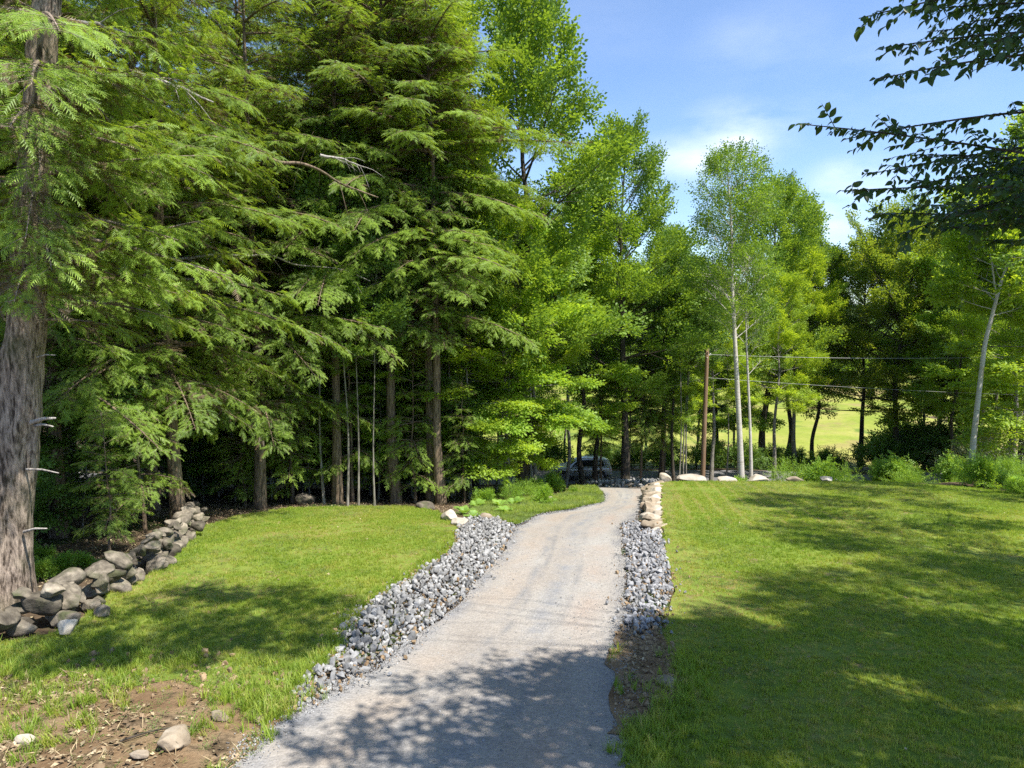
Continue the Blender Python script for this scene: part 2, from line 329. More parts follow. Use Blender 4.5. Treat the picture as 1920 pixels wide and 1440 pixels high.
M['straw'] = stonemat('straw_and_twigs', (0.22, 0.16, 0.09), (0.34, 0.27, 0.16), (0.45, 0.37, 0.24), rnd=0.7, scale=3, bump=0)

# ------------------------------------------------------------------ mesh helpers
def mk_mesh(name, V, F, mat=None, attrs=None, smooth_=False, cor=None):
    V = np.ascontiguousarray(V, np.float32); F = np.ascontiguousarray(F, np.int32)
    k = F.shape[1]; me = bpy.data.meshes.new(name)
    me.vertices.add(len(V)); me.vertices.foreach_set('co', V.ravel())
    me.loops.add(F.size); me.loops.foreach_set('vertex_index', F.ravel())
    me.polygons.add(len(F)); me.polygons.foreach_set('loop_start', np.arange(0, F.size, k, dtype=np.int32))
    me.polygons.foreach_set('loop_total', np.full(len(F), k, np.int32))
    if smooth_: me.polygons.foreach_set('use_smooth', np.ones(len(F), bool))
    for an, av in (attrs or {}).items():
        at = me.attributes.new(an, 'FLOAT', 'POINT'); at.data.foreach_set('value', np.ascontiguousarray(av, np.float32))
    me.update(calc_edges=True)
    if mat: me.materials.append(mat)
    return me
def link(name, me, parent=None, loc=None, rot=None, scl=None, **props):
    o = bpy.data.objects.new(name, me); col.objects.link(o)
    if parent is not None: o.parent = parent
    if loc is not None: o.location = tuple(float(c) for c in loc)
    if rot is not None: o.rotation_euler = tuple(float(c) for c in rot)
    if scl is not None: o.scale = (scl,) * 3 if np.isscalar(scl) else tuple(scl)
    for k, v in props.items(): o[k] = v
    return o
def thing(name, label, cat, loc=(0, 0, 0), rot=None, scl=None, group=None):
    o = link(name, None, None, loc, rot, scl, label=label, category=cat)
    o.empty_display_size = 0.3
    if group: o['group'] = group
    return o
def norm(a): return a / np.maximum(np.linalg.norm(a, axis=-1, keepdims=True), 1e-9)
ZA = np.array([0, 0, 1.0])

def fnoise(x, y, s, off=0.0, oct=4):
    """cheap value noise on arrays, 0..1"""
    o = np.zeros(len(x)); amp = 1; tot = 0; rr = np.random.default_rng(99); tab = rr.uniform(0, 1, (256, 256))
    for k in range(oct):
        u = x * s + off + 17.3 * k; v = y * s + off * 1.7 + 5.1 * k; i = np.floor(u).astype(int); j = np.floor(v).astype(int); fu = smooth(u - i); fv = smooth(v - j)
        a = tab[i % 256, j % 256]; b = tab[(i + 1) % 256, j % 256]; c = tab[i % 256, (j + 1) % 256]; d = tab[(i + 1) % 256, (j + 1) % 256]
        o += amp * ((a * (1 - fu) + b * fu) * (1 - fv) + (c * (1 - fu) + d * fu) * fv); tot += amp; amp *= .55; s *= 2.1
    return o / tot

# curves: P start, D unit direction, L length, dr droop (fraction of L at the tip), bend downwards
class Cv:
    def __init__(s, P, D, L, dr, N_=None):
        s.P = P; s.D = D; s.L = L; s.dr = dr
        s.N = norm(ZA - D * (D @ ZA)[:, None]) if N_ is None else N_
    def at(s, i, t):
        L = s.L[i]; return s.P[i] + s.D[i] * (L * t)[:, None] - ZA * (L * s.dr[i] * t * t)[:, None]
    def tan(s, i, t): return norm(s.D[i] - ZA * (2 * s.dr[i] * t)[:, None])
def kids(C, cnt, t0, t1, ang, length, droop, r, flat=0.25, lift=0.0, angj=0.15):
    """cnt children per parent (int or array), alternate sides, between t0 and t1"""
    n = len(C.L); cnt = np.broadcast_to(cnt, n).astype(int)
    i = np.repeat(np.arange(n), cnt)
    st = np.concatenate([[0], np.cumsum(cnt)[:-1]]); k = np.arange(len(i)) - st[i]
    t = t0 + (t1 - t0) * np.clip((k + r.uniform(0, 1, len(i))) / np.maximum(cnt[i], 1), 0, 1)
    side = np.where((k + (i % 2)) % 2 == 0, 1.0, -1.0)
    T = C.tan(i, t); Nn = norm(C.N[i] - T * np.sum(C.N[i] * T, 1)[:, None])
    a = r.normal(0, flat * PI / 2, len(i))
    B = np.cross(Nn, T); S = B * np.cos(a)[:, None] + Nn * np.sin(a)[:, None]
    N2 = norm(np.cross(T, S)) * np.sign(np.sum(np.cross(T, S) * Nn, 1) + 1e-6)[:, None]
    an = ang + r.normal(0, angj, len(i))
    D = norm(T * np.cos(an)[:, None] + S * (side * np.sin(an))[:, None] + ZA * lift)
    L = length(C.L[i], t, r)
    dr = droop + r.normal(0, 0.05, len(i))
    return Cv(C.at(i, t), D, L, dr, N2)
def cat(*Cs): return Cv(np.concatenate([c.P for c in Cs]), np.concatenate([c.D for c in Cs]), np.concatenate([c.L for c in Cs]), np.concatenate([c.dr for c in Cs]), np.concatenate([c.N for c in Cs]))
def tubes(C, r0, r1, K=4, Mseg=4):
    n = len(C.L); t = np.linspace(0, 1, Mseg + 1); i = np.repeat(np.arange(n), Mseg + 1); tt = np.tile(t, n)
    P = C.at(i, tt); T = C.tan(i, tt); A = norm(np.cross(T, np.array([0.31, 0.52, 0.79]))); B = np.cross(T, A)
    rr = (np.broadcast_to(r0, n)[i] * (1 - tt) + np.broadcast_to(r1, n)[i] * tt)
    ph = np.arange(K) * 2 * PI / K
    V = P[:, None, :] + rr[:, None, None] * (A[:, None, :] * np.cos(ph)[None, :, None] + B[:, None, :] * np.sin(ph)[None, :, None])
    V = V.reshape(-1, 3)
    j = np.arange(Mseg); k = np.arange(K)
    base = (np.arange(n) * (Mseg + 1) * K)[:, None, None] + (j * K)[None, :, None]
    a = base + k; b = base + (k + 1) % K
    F = np.stack([a, b, b + K, a + K], -1).reshape(-1, 4)
    return V, F
def poly_tube(pts, rad, K=12, rough=0.0, seed=0, sub=1):
    pts = np.array(pts, float); rad = np.array(rad, float)
    if sub > 1:
        s = np.arange(len(pts)); q = np.linspace(0, len(pts) - 1, (len(pts) - 1) * sub + 1)
        # catmull-rom
        ext = np.vstack([2 * pts[0] - pts[1], pts, 2 * pts[-1] - pts[-2]])
        out_ = []
        for u in q:
            i = min(int(u), len(pts) - 2); f = u - i; p0, p1, p2, p3 = ext[i:i + 4]
            out_.append(0.5 * ((2 * p1) + (-p0 + p2) * f + (2 * p0 - 5 * p1 + 4 * p2 - p3) * f * f + (-p0 + 3 * p1 - 3 * p2 + p3) * f ** 3))
        rad = np.interp(q, s, rad); pts = np.array(out_)
    T = norm(np.gradient(pts, axis=0)); ref = np.array([1.0, 0.05, 0]) if abs(T[0][2]) > 0.5 else ZA
    A = norm(np.cross(T, ref)); B = np.cross(T, A); ph = np.arange(K) * 2 * PI / K
    R = np.repeat(rad[:, None], K, 1)
    if rough:
        r = np.random.default_rng(seed); off = r.uniform(0, 100)
        for a in range(len(pts)):
            for b in range(K):
                q = Vector((math.cos(ph[b]) * 1.6 + off, math.sin(ph[b]) * 1.6, pts[a][2] * 0.9))
                q2 = Vector((math.cos(ph[b]) * 5 + off, math.sin(ph[b]) * 5, pts[a][2] * 2.0))
                R[a, b] *= 1 + rough * (noise.noise(q) * 1.0 + noise.noise(q2) * 0.45)
    V = pts[:, None, :] + R[:, :, None] * (A[:, None, :] * np.cos(ph)[None, :, None] + B[:, None, :] * np.sin(ph)[None, :, None])
    n = len(pts); V = V.reshape(-1, 3)
    a = (np.arange(n - 1) * K)[:, None] + np.arange(K); b = (np.arange(n - 1) * K)[:, None] + (np.arange(K) + 1) % K
    F = np.stack([a, b, b + K, a + K], -1).reshape(-1, 4)
    V = np.vstack([V, pts[-1][None]]); tipi = len(V) - 1; la = (n - 1) * K + np.arange(K); lb = (n - 1) * K + (np.arange(K) + 1) % K
    F = np.vstack([F, np.stack([la, lb, np.full(K, tipi), np.full(K, tipi)], -1)])
    return V, F
def join(*VF):
    Vs, Fs, o = [], [], 0
    for V, F in VF: Vs.append(V); Fs.append(F + o); o += len(V)
    return np.vstack(Vs), np.vstack(Fs)
def quad2tri(F):
    return np.vstack([F[:, [0, 1, 2]], F[:, [0, 2, 3]]])
def wood_mesh(name, parts, mat):
    V, F = join(*parts)
    # degenerate quads at the tips become triangles
    T = quad2tri(F); T = T[(T[:, 0] != T[:, 1]) & (T[:, 1] != T[:, 2]) & (T[:, 0] != T[:, 2])]
    return mk_mesh(name, V, T, mat, smooth_=True)

# templates: (V, F tris, tip attr)
def tpl_hemlock(seed, n=7):
    r = np.random.default_rng(seed); V = []; F = []; tp = []
    def tri(a, b, c, ta, tb):
        k = len(V); V.extend([a, b, c]); F.append((k, k + 1, k + 2)); tp.extend([ta, ta, tb])
    dz = lambda x: -0.20 * x * x
    for k in range(n):
        t = 0.04 + 0.92 * k / n; L = 0.40 * (1 - 0.62 * t) * r.uniform(.8, 1.15)
        for s in (1, -1):
            an = math.radians(52 + r.normal(0, 6)); x0 = t + r.uniform(-.02, .02); wv = 0.045
            d = np.array([math.cos(an), s * math.sin(an), -0.25 + r.normal(0, .06)])
            p0 = np.array([x0, 0, dz(x0)]); p1 = p0 + d * L
            tri(p0 + np.array([-wv, 0, 0]), p0 + np.array([wv, 0, 0]), p1, 0.0, 0.75)
    tri(np.array([0.5, -.03, dz(.5)]), np.array([0.5, .03, dz(.5)]), np.array([1.06, 0, dz(1.06)]), 0.2, 1.0)
    tri(np.array([0, -.02, 0]), np.array([0, .02, 0]), np.array([.6, 0, dz(.6)]), 0.0, 0.1)
    return np.array(V), np.array(F), np.array(tp)
def tpl_leaf(seed, n=12, ll=0.27, wd=0.62, spread=0.30, up=0.25, tipb=0.5):
    """twig of length 1 with n folded leaves"""
    r = np.random.default_rng(seed); V = []; F = []; tp = []
    for k in range(n):
        t = 0.1 + 0.9 * k / (n - 1); s = 1 if k % 2 else -1
        an = r.normal(0.9, 0.35) * s if k < n - 1 else r.normal(0, .3)
        h = r.normal(0, 0.13)
        p = np.array([t, s * r.uniform(0, spread * .3), h])
        d = norm(np.array([math.cos(an), math.sin(an), r.normal(-0.2, 0.35)]))
        nn = norm(np.array([r.normal(0, up), r.normal(0, up), 1.0])); b = norm(np.cross(nn, d)); nn = np.cross(d, b)
        L = ll * r.uniform(.75, 1.25); wv = L * wd * 0.5
        k0 = len(V); V.extend([p, p + d * L * .45 + b * wv + nn * L * .10, p + d * L, p + d * L * .45 - b * wv + nn * L * .10])
        F.extend([(k0, k0 + 1, k0 + 2), (k0, k0 + 2, k0 + 3)]); tv = r.uniform(0, tipb) ** 2; tp.extend([tv] * 4)
    return np.array(V), np.array(F), np.array(tp)
HT = [tpl_hemlock(i) for i in range(4)]
LT = [tpl_leaf(20 + i) for i in range(4)]
LTS = [tpl_leaf(30 + i, n=10, ll=0.17, wd=0.6, up=0.6) for i in range(4)]
LTB = [tpl_leaf(40 + i, n=9, ll=0.30, wd=0.55, up=0.3) for i in range(4)]
def place(tpls, C, scale, r, roll=0.3, tipamt=None):
    """put one template at the start of every curve of C"""
    n = len(C.L); which = r.integers(0, len(tpls), n)
    Vs, Fs, ti, tp, o = [], [], [], [], 0
    for q, (TV, TF, TT) in enumerate(tpls):
        idx = np.nonzero(which == q)[0]
        if not len(idx): continue
        X = C.D[idx]; Nn = norm(C.N[idx] - X * np.sum(C.N[idx] * X, 1)[:, None]); Y = np.cross(Nn, X)
        a = r.normal(0, roll, len(idx)); c, s = np.cos(a)[:, None], np.sin(a)[:, None]
        Y2 = Y * c + Nn * s; N2 = Nn * c - Y * s
        S = np.broadcast_to(scale, n)[idx] if not callable(scale) else scale(C.L[idx])
        V = C.P[idx][:, None, :] + S[:, None, None] * (TV[None, :, 0:1] * X[:, None] + TV[None, :, 1:2] * Y2[:, None] + TV[None, :, 2:3] * N2[:, None])
        F = TF[None] + (np.arange(len(idx)) * len(TV))[:, None, None] + o
        Vs.append(V.reshape(-1, 3)); Fs.append(F.reshape(-1, 3)); o += len(idx) * len(TV)
        ti.append(np.repeat(r.uniform(0, 1, len(idx)), len(TV)))
        ta = np.ones(len(idx)) if tipamt is None else tipamt[idx]
        tp.append((TT[None] * ta[:, None]).ravel())
    return np.vstack(Vs), np.vstack(Fs), np.concatenate(ti), np.concatenate(tp)

# ------------------------------------------------------------------ tree generators; each returns a list of (part name, mesh)
def hemlock(seed, H=24, r0=0.36, z0=5.0, Lm=5.0, nl=85, droop=0.22, mat='bark', trunk_pts=None, K=12, rough=0.1, sector=None, dens=1.0, extra=None):
    r = np.random.default_rng(seed)
    if trunk_pts is None:
        zs = np.linspace(0, H, 9); dx = np.cumsum(r.normal(0, 0.07, 9)); dy = np.cumsum(r.normal(0, 0.07, 9)); dx -= dx[0]; dy -= dy[0]
        trunk_pts = np.stack([dx, dy, zs], 1)
    tp_ = np.array(trunk_pts, float); zz = tp_[:, 2]
    rad = r0 * (1 - 0.93 * zz / H) ; rad[0] = r0 * 1.25
    rad = np.maximum(rad, 0.02)
    parts = [poly_tube(tp_, rad, K, rough, seed, 6 if K > 12 else 3)]
    u = np.sort(r.uniform(0, 1, nl)) ** 1.05
    z = z0 + (H - z0) * u
    a = np.arange(nl) * 2.39996 + r.normal(0, 0.35, nl)
    prof_ = np.minimum(1, 0.62 + 1.6 * u) * (1 - u) ** 0.5 * (0.5 + 0.65 * r.uniform(0, 1, nl)) + 0.07
    L = Lm * prof_
    el_ = np.radians(np.interp(u, [0, .5, 1], [-3, 10, 38])) + r.normal(0, .08, nl)
    D = np.stack([np.cos(a) * np.cos(el_), np.sin(a) * np.cos(el_), np.sin(el_)], 1)
    P = np.stack([np.interp(z, zz, tp_[:, 0]), np.interp(z, zz, tp_[:, 1]), z], 1)
    if sector is not None:
        da = np.abs((a - sector[0] + PI) % (2 * PI) - PI); kk = ~((da < sector[1]) & (z < sector[2])); P, D, L, nl = P[kk], D[kk], L[kk], int(kk.sum())
    Ls = Cv(P, D, L, droop + r.uniform(-.05, .12, nl))
    if extra is not None:
        E = np.array(extra, float); Ls = cat(Ls, Cv(E[:, :3], norm(E[:, 3:6]), E[:, 6], E[:, 7]))
    parts.append(tubes(Ls, 0.012 + 0.013 * Ls.L, 0.006, 5, 6))
    S2 = kids(Ls, (Ls.L * 7.5 * dens + 3), 0.10, 1.0, math.radians(50), lambda Lp, t, r_: (0.32 * Lp * (1 - t) ** 0.75 + 0.32) * r_.uniform(.7, 1.2, len(t)), 0.20, r, flat=0.16)
    parts.append(tubes(S2, 0.007, 0.003, 3, 2))
    S3 = kids(S2, (S2.L * 9.0 * dens + 2), 0.12, 1.0, math.radians(46), lambda Lp, t, r_: (0.18 + 0.20 * Lp * (1 - t)) * r_.uniform(.8, 1.2, len(t)), 0.2, r, flat=0.22, lift=-0.10)
    ends = Cv(S2.at(np.arange(len(S2.L)), np.full(len(S2.L), .85)), S2.tan(np.arange(len(S2.L)), np.full(len(S2.L), .85)), np.full(len(S2.L), .34), np.zeros(len(S2.L)), S2.N)
    S3 = cat(S3, ends)
    dist = np.hypot(S3.P[:, 0] - np.interp(S3.P[:, 2], zz, tp_[:, 0]), S3.P[:, 1] - np.interp(S3.P[:, 2], zz, tp_[:, 1]))
    lump = fnoise(S3.P[:, 0] * 1.0 + S3.P[:, 2] * .7, S3.P[:, 1] + S3.P[:, 2] * .9, 1.1, seed * 3.1, 2)
    dry = ((dist < .36 * Lm) & (r.uniform(0, 1, len(dist)) < .30)) | ((lump > .72) & (r.uniform(0, 1, len(dist)) < .6))
    sub_ = lambda C, m: Cv(C.P[m], C.D[m], C.L[m], C.dr[m], C.N[m])
    Vd, Fd, tid, tpd = place(HT, sub_(S3, dry), lambda L_: L_ * 0.85 + 0.03, r, 0.5)
    S3 = sub_(S3, ~dry)
    V, F, ti, tp = place(HT, S3, lambda L_: L_ * 0.90 + 0.03, r, 0.3, tipamt=r.uniform(0.25, 1, len(S3.L)))
    return [('trunk', wood_mesh('hemlock_trunk', parts, M[mat])), ('dead_twigs', mk_mesh('dead_twigs', Vd, Fd, M['hemlock_dry'], {'tint': tid, 'tip': tpd})), ('crown', mk_mesh('hemlock_crown', V, F, M['hemlock'], {'tint': ti, 'tip': tp}))]

def decid(seed, H=20, r0=0.22, z0=5, Lm=4, nl=26, shape='oval', leaf='oak', bark='bark_grey', size=0.55, tp=LT, dens=1.0, flat=0.35, el_rng=(10, 65), trunk_pts=None, K=9, fork=0.0, droop=-0.08, twig=None, rough=0.06, subm=(2.6, 5.0)):
    r = np.random.default_rng(seed)
    if trunk_pts is None:
        zs = np.linspace(0, H, 8); dx = np.cumsum(r.normal(0, 0.012 * H, 8)); dy = np.cumsum(r.normal(0, 0.012 * H, 8)); dx -= dx[0]; dy -= dy[0]
        trunk_pts = np.stack([dx, dy, zs], 1)
    T = np.array(trunk_pts, float); zz = T[:, 2]
    s_ = np.linspace(0, 1, len(T)); rad = r0 * (1 - 0.92 * s_ ** .9); rad[0] *= 1.2; rad = np.maximum(rad, 0.012)
    parts = [poly_tube(T, rad, K, rough, seed, 4)]
    u = np.linspace(0, 1, nl) + r.normal(0, .02, nl); u = np.clip(u, 0, 1)
    z = z0 + (H - z0) * u * 0.97
    if shape == 'oval': p = np.sqrt(np.clip(1 - (u * 1.05 - 0.42) ** 2 / 0.42, 0.04, 1))
    elif shape == 'cone': p = (1 - u) ** .7 * np.minimum(1, .5 + 2.5 * u) + .1
    elif shape == 'vase': p = np.interp(u, [0, .35, .7, 1], [1.0, 1.05, .8, .35])
    else: p = np.interp(u, [0, .15, .85, 1], [.8, 1, .8, .4])
    a = np.arange(nl) * 2.39996 + r.normal(0, .4, nl)
    L = Lm * p * r.uniform(.7, 1.15, nl)
    e = np.radians(np.interp(u, [0, 1], el_rng)) + r.normal(0, .12, nl)
    D = np.stack([np.cos(a) * np.cos(e), np.sin(a) * np.cos(e), np.sin(e)], 1)
    P = np.stack([np.interp(z, zz, T[:, 0]), np.interp(z, zz, T[:, 1]), z], 1)
    A = Cv(P, D, L, np.full(nl, droop) + r.normal(0, .03, nl))
    parts.append(tubes(A, 0.008 + 0.010 * L * (r0 / 0.22) ** .5, 0.006, 5, 5))
    B = kids(A, A.L * subm[0] * dens * 1.25 + 4, 0.34, 1.0, math.radians(42), lambda Lp, t, q: (0.42 * Lp * (1 - t) ** .8 + 0.45) * q.uniform(.7, 1.25, len(t)), droop * .6, r, flat=flat, lift=.08)
    parts.append(tubes(B, 0.006 + 0.006 * B.L, 0.004, 3, 3))
    C_ = kids(B, B.L * subm[1] * dens + 2, 0.35, 1.0, math.radians(45), lambda Lp, t, q: (0.3 + .25 * Lp * (1 - t)) * q.uniform(.8, 1.2, len(t)), 0.08, r, flat=flat * .8)
    k = np.arange(len(B.L)); one = np.full(len(k), .9)
    C_ = cat(C_, Cv(B.at(k, one), B.tan(k, one), np.full(len(k), .5), np.zeros(len(k)), B.N))
    V, F, ti, tpp = place(tp, C_, size, r, 0.3, tipamt=r.uniform(0, 1, len(C_.L)))
    return [('trunk', wood_mesh('tree_trunk', parts, M[bark])), ('crown', mk_mesh('tree_crown', V, F, M[leaf], {'tint': ti, 'tip': tpp}))]
def shrub(seed, H=1.6, R=1.2, nst=16, leaf='herb', size=0.35, tp=LTS, bark='bark_brown', dens=1.0, base=0.1):
    r = np.random.default_rng(seed); a = r.uniform(0, 2 * PI, nst); e = np.radians(r.uniform(25, 85, nst))
    L = H * r.uniform(.6, 1.1, nst)
    D = np.stack([np.cos(a) * np.cos(e) * R / H, np.sin(a) * np.cos(e) * R / H, np.sin(e)], 1)
    P = np.stack([r.normal(0, base, nst), r.normal(0, base, nst), np.zeros(nst)], 1)
    A = Cv(P, norm(D), L, r.uniform(0.05, .25, nst)); parts = [tubes(A, 0.012, 0.004, 4, 4)]
    B = kids(A, 8 * dens, 0.15, 1.0, math.radians(48), lambda Lp, t, q: (.4 * Lp * (1 - t) + .22 * H) * q.uniform(.6, 1.2, len(t)), 0.12, r, flat=.6)
    C_ = kids(B, 5 * dens, .1, 1.0, math.radians(45), lambda Lp, t, q: .3 * q.uniform(.7, 1.2, len(t)), .1, r, flat=.4)
    V, F, ti, tpp = place(tp, C_, size, r, .4, tipamt=r.uniform(0, 1, len(C_.L)))
    return [('stems', wood_mesh('shrub_stems', parts, M[bark])), ('foliage', mk_mesh('shrub_foliage', V, F, M[leaf], {'tint': ti, 'tip': tpp}))]
def plant(protos, name, label, cat_, x, y, rot=0.0, scl=1.0, group=None, sink=0.08, z=None):
    z = float(G(x, y)) - sink if z is None else z
    t = thing(name, label, cat_, (x, y, z), (0, 0, rot), scl, group)
    for pn, me in protos: link(pn, me, t)
    return t
def atpx(px, d): return (px - 960) / 1280 * d * (1 + 0)     # x for a picture column at distance d (near the horizon line)

# ------------------------------------------------------------------ the ground
def axis(segs):
    o = []
    for a, b, st in segs: o.extend(np.arange(a, b, st))
    o.append(segs[-1][1]); return np.array(o)
gx = axis([(-900, -160, 60), (-160, -60, 8), (-60, -16, 2), (-16, -2, .5), (-2, 9, .2), (9, 26, .5), (26, 60, 2), (60, 160, 8), (160, 900, 60)])
gy = axis([(-60, 0, 3), (0, 18, .5), (18, 36, .2), (36, 64, .5), (64, 160, 4), (160, 420, 20), (420, 1500, 90)])
def grid(gx, gy, dz=0.0, f=G):
    X, Y = np.meshgrid(gx, gy); Z = f(X, Y) + dz
    nx, ny = len(gx), len(gy); i = np.arange(ny - 1)[:, None] * nx + np.arange(nx - 1)
    F = np.stack([i, i + 1, i + nx + 1, i + nx], -1).reshape(-1, 4)
    return np.stack([X, Y, Z], -1).reshape(-1, 3), F
V, F = grid(gx, gy, -0.07)
link('ground', mk_mesh('ground', V, F, M['forest_floor'], smooth_=True), kind='structure', label='brown leaf litter woodland floor under the trees')
def sheet(name, poly, step, dz, mat, attrs_fn=None, ystretch=1.0, **props):
    poly = [Vector((float(a), float(b))) for a, b in poly]
    # densify the outline
    op = []
    for a, b in zip(poly, poly[1:] + poly[:1]):
        n = max(1, int((b - a).length / step)); op += [a.lerp(b, k / n) for k in range(n)]
    op = [Vector((p.x + random.uniform(-.08, .08), p.y + random.uniform(-.08, .08))) for p in op]
    arr = np.array([(p.x, p.y) for p in op])
    x0, y0 = arr.min(0); x1, y1 = arr.max(0)
    X, Y = np.meshgrid(np.arange(x0, x1, step), np.arange(y0, y1, step))
    Q = np.stack([X.ravel(), Y.ravel()], 1); Q = Q[inside(Q, arr)]
    # keep interior points off the outline
    keep = np.ones(len(Q), bool)
    for p in arr[::1]: keep &= ((Q - p) ** 2).sum(1) > (step * .45) ** 2
    Q = Q[keep]
    pts = op + [Vector((a, b)) for a, b in Q]; n = len(op)
    r = geometry.delaunay_2d_cdt(pts, [(k, (k + 1) % n) for k in range(n)], [], 1, 1e-4)
    P = np.array([(v.x, v.y) for v in r[0]]); T = np.array([f for f in r[2] if len(f) == 3])
    me = mk_mesh(name, np.column_stack([P, G(P[:, 0], P[:, 1]) + dz]), T, mat, attrs_fn(P) if attrs_fn else None, smooth_=True)
    return link(name, me, kind='structure', **props)
def inside(Q, poly):
    c = np.zeros(len(Q), bool); x, y = Q[:, 0], Q[:, 1]; n = len(poly)
    for i in range(n):
        x0, y0 = poly[i - 1]; x1, y1 = poly[i]
        m = ((y0 > y) != (y1 > y)); xx = (x1 - x0) * (y - y0) / (y1 - y0 + 1e-12) + x0
        c ^= m & (x < xx)
    return c
def pxpoly(l): return [PG(a, b)[:2] if not isinstance(a, str) else b for a, b in l]
drive_left = [(-3.6, -8), (-3.2, 2)] + pxpoly([(445, 1440), (560, 1332), (640, 1290), (700, 1255), (780, 1200), (880, 1112), (945, 1035), (968, 990), (1010, 966), (1070, 957), (1130, 942), (1136, 926)])
drive_right = [(1.1, -8), (1.15, 2)] + pxpoly([(1165, 1440), (1172, 1300), (1160, 1230), (1168, 1165), (1175, 1090), (1168, 1030), (1166, 990), (1188, 975), (1204, 945), (1210, 930)])
dl = np.array(drive_left); dr_ = np.array(drive_right)
dl = np.vstack([dl, [[4.6, 40], [4.8, 45], [5.5, 49.4]]]); dr_ = np.vstack([dr_, [[8.2, 40], [9.2, 45], [10.2, 49.4]]])
ly_ = np.maximum.accumulate(dl[:, 1]) + np.arange(len(dl)) * 1e-4; ry_ = np.maximum.accumulate(dr_[:, 1]) + np.arange(len(dr_)) * 1e-4
def drive_attrs(P):
    a = np.interp(P[:, 1], ly_, dl[:, 0]); b = np.interp(P[:, 1], ry_, dr_[:, 0])
    return {'lat': (P[:, 0] - a) / np.maximum(b - a, .5), 'lon': P[:, 1]}
drive_poly = np.vstack([dl, dr_[::-1]])
sheet('driveway', drive_poly, 0.35, 0.0, M['gravel'], drive_attrs, label='pale gravel driveway with faint wheel tracks')
lawnL = pxpoly([(-160, 1240), (-60, 1226), (0, 1205), (90, 1190), (150, 1165), (205, 1110), (285, 1075), (338, 1035), (372, 990), (440, 968), (540, 952), (640, 950), (760, 948), (822, 958), (862, 990), (855, 1025), (800, 1075), (710, 1130), (655, 1168), (640, 1195), (650, 1228), (600, 1265), (560, 1292), (480, 1290), (420, 1298), (330, 1278), (240, 1290), (150, 1262), (60, 1276), (-60, 1262), (-160, 1270)])
grassL = lawnL[:-9] + pxpoly([(556, 1300), (480, 1312), (380, 1304), (200, 1296), (60, 1290), (-60, 1300), (-160, 1300)])
sheet('lawn_left', lawnL, 0.4, 0.0, M['lawn_soil'], label='mown grass lawn between the stone wall and the driveway')
lawnR = [(1.2, 2.5)] + pxpoly([(1160, 1440), (1172, 1350), (1225, 1335), (1270, 1290), (1268, 1235), (1236, 1190), (1245, 1150), (1268, 1110), (1252, 1060), (1243, 1010)]) + [(5.5, 24.5), (6.5, 29), (7.3, 33.2), (12, 33.7), (18, 33.6), (21.5, 31), (23.5, 26), (25, 20), (27, 8), (27, 2.5)]
sheet('lawn_right', lawnR, 0.4, 0.004, M['lawn_soil'], label='large mown grass lawn right of the driveway with seeding stripes')
dirtL = pxpoly([(-300, 1225), (-100, 1218), (60, 1212), (200, 1212), (380, 1225), (480, 1235), (590, 1250), (575, 1300), (575, 1330), (520, 1380), (452, 1440)]) + [(-3.25, 2), (-12, 2)]
sheet('bare_soil', dirtL, 0.35, -0.008, M['dirt'], label='bare sandy soil with leaf litter left of the driveway')
dirtR = pxpoly([(1150, 1300), (1140, 1230), (1155, 1185), (1240, 1180), (1285, 1240), (1285, 1290), (1245, 1345), (1200, 1380), (1150, 1380)])
sheet('dirt_verge', dirtR, 0.3, 0.012, M['dirt'], label='strip of broken earth between driveway and right lawn')
roadp = [(-60, 49.6), (60, 49.6), (60, 54.8), (-60, 54.8)]
sheet('road', roadp, 1.2, 0.0, M['asphalt'], label='grey public road crossing behind the trees')
fieldp = [(-25, 70), (40, 70), (110, 74), (150, 100), (230, 215), (-110, 215), (-60, 120)]
sheet('meadow', fieldp, 4, 0.0, M['field'], label='sunlit yellow green hay field beyond the road')
# grassy shoulder by the bend
shp = pxpoly([(900, 968), (880, 950), (930, 940), (1010, 935), (1060, 925), (1090, 912), (1130, 925), (1133, 940), (1072, 954), (1010, 963), (970, 983)])
sheet('grass_verge', shp, 0.4, 0.006, M['lawn_soil'], label='rough yellowing grass verge at the bend')
# far hills
def hillmesh(name, y0, depth, hfun, label, xr=2600, n=120):
    xs = np.linspace(-xr, xr, n); ts = np.linspace(0, 1, 14)
    V = []; 
    for t in ts:
        h = hfun(xs) * math.sin(t * PI / 2) ** 1.2
        V.append(np.stack([xs, np.full(n, y0 + depth * t), -14 + h + 8 * np.sin(xs * .013 + t * 5) * t], 1))
    V = np.vstack(V); i = np.arange(len(ts) - 1)[:, None] * n + np.arange(n - 1)
    F = np.stack([i, i + 1, i + n + 1, i + n], -1).reshape(-1, 4)
    link(name, mk_mesh(name, V, F, M['hill'], smooth_=True), kind='structure', label=label)
hillmesh('near_hill', 260, 260, lambda x: 24 + 16 * np.exp(-((x + 10) / 190) ** 2) + 5 * np.sin(x * .02), 'low wooded rise beyond the field')
hillmesh('far_hills', 3000, 1500, lambda x: 120 + 60 * np.sin(x * .0011 + 1.2) + 25 * np.sin(x * .004), 'distant bluish wooded ridge', xr=9000, n=200)

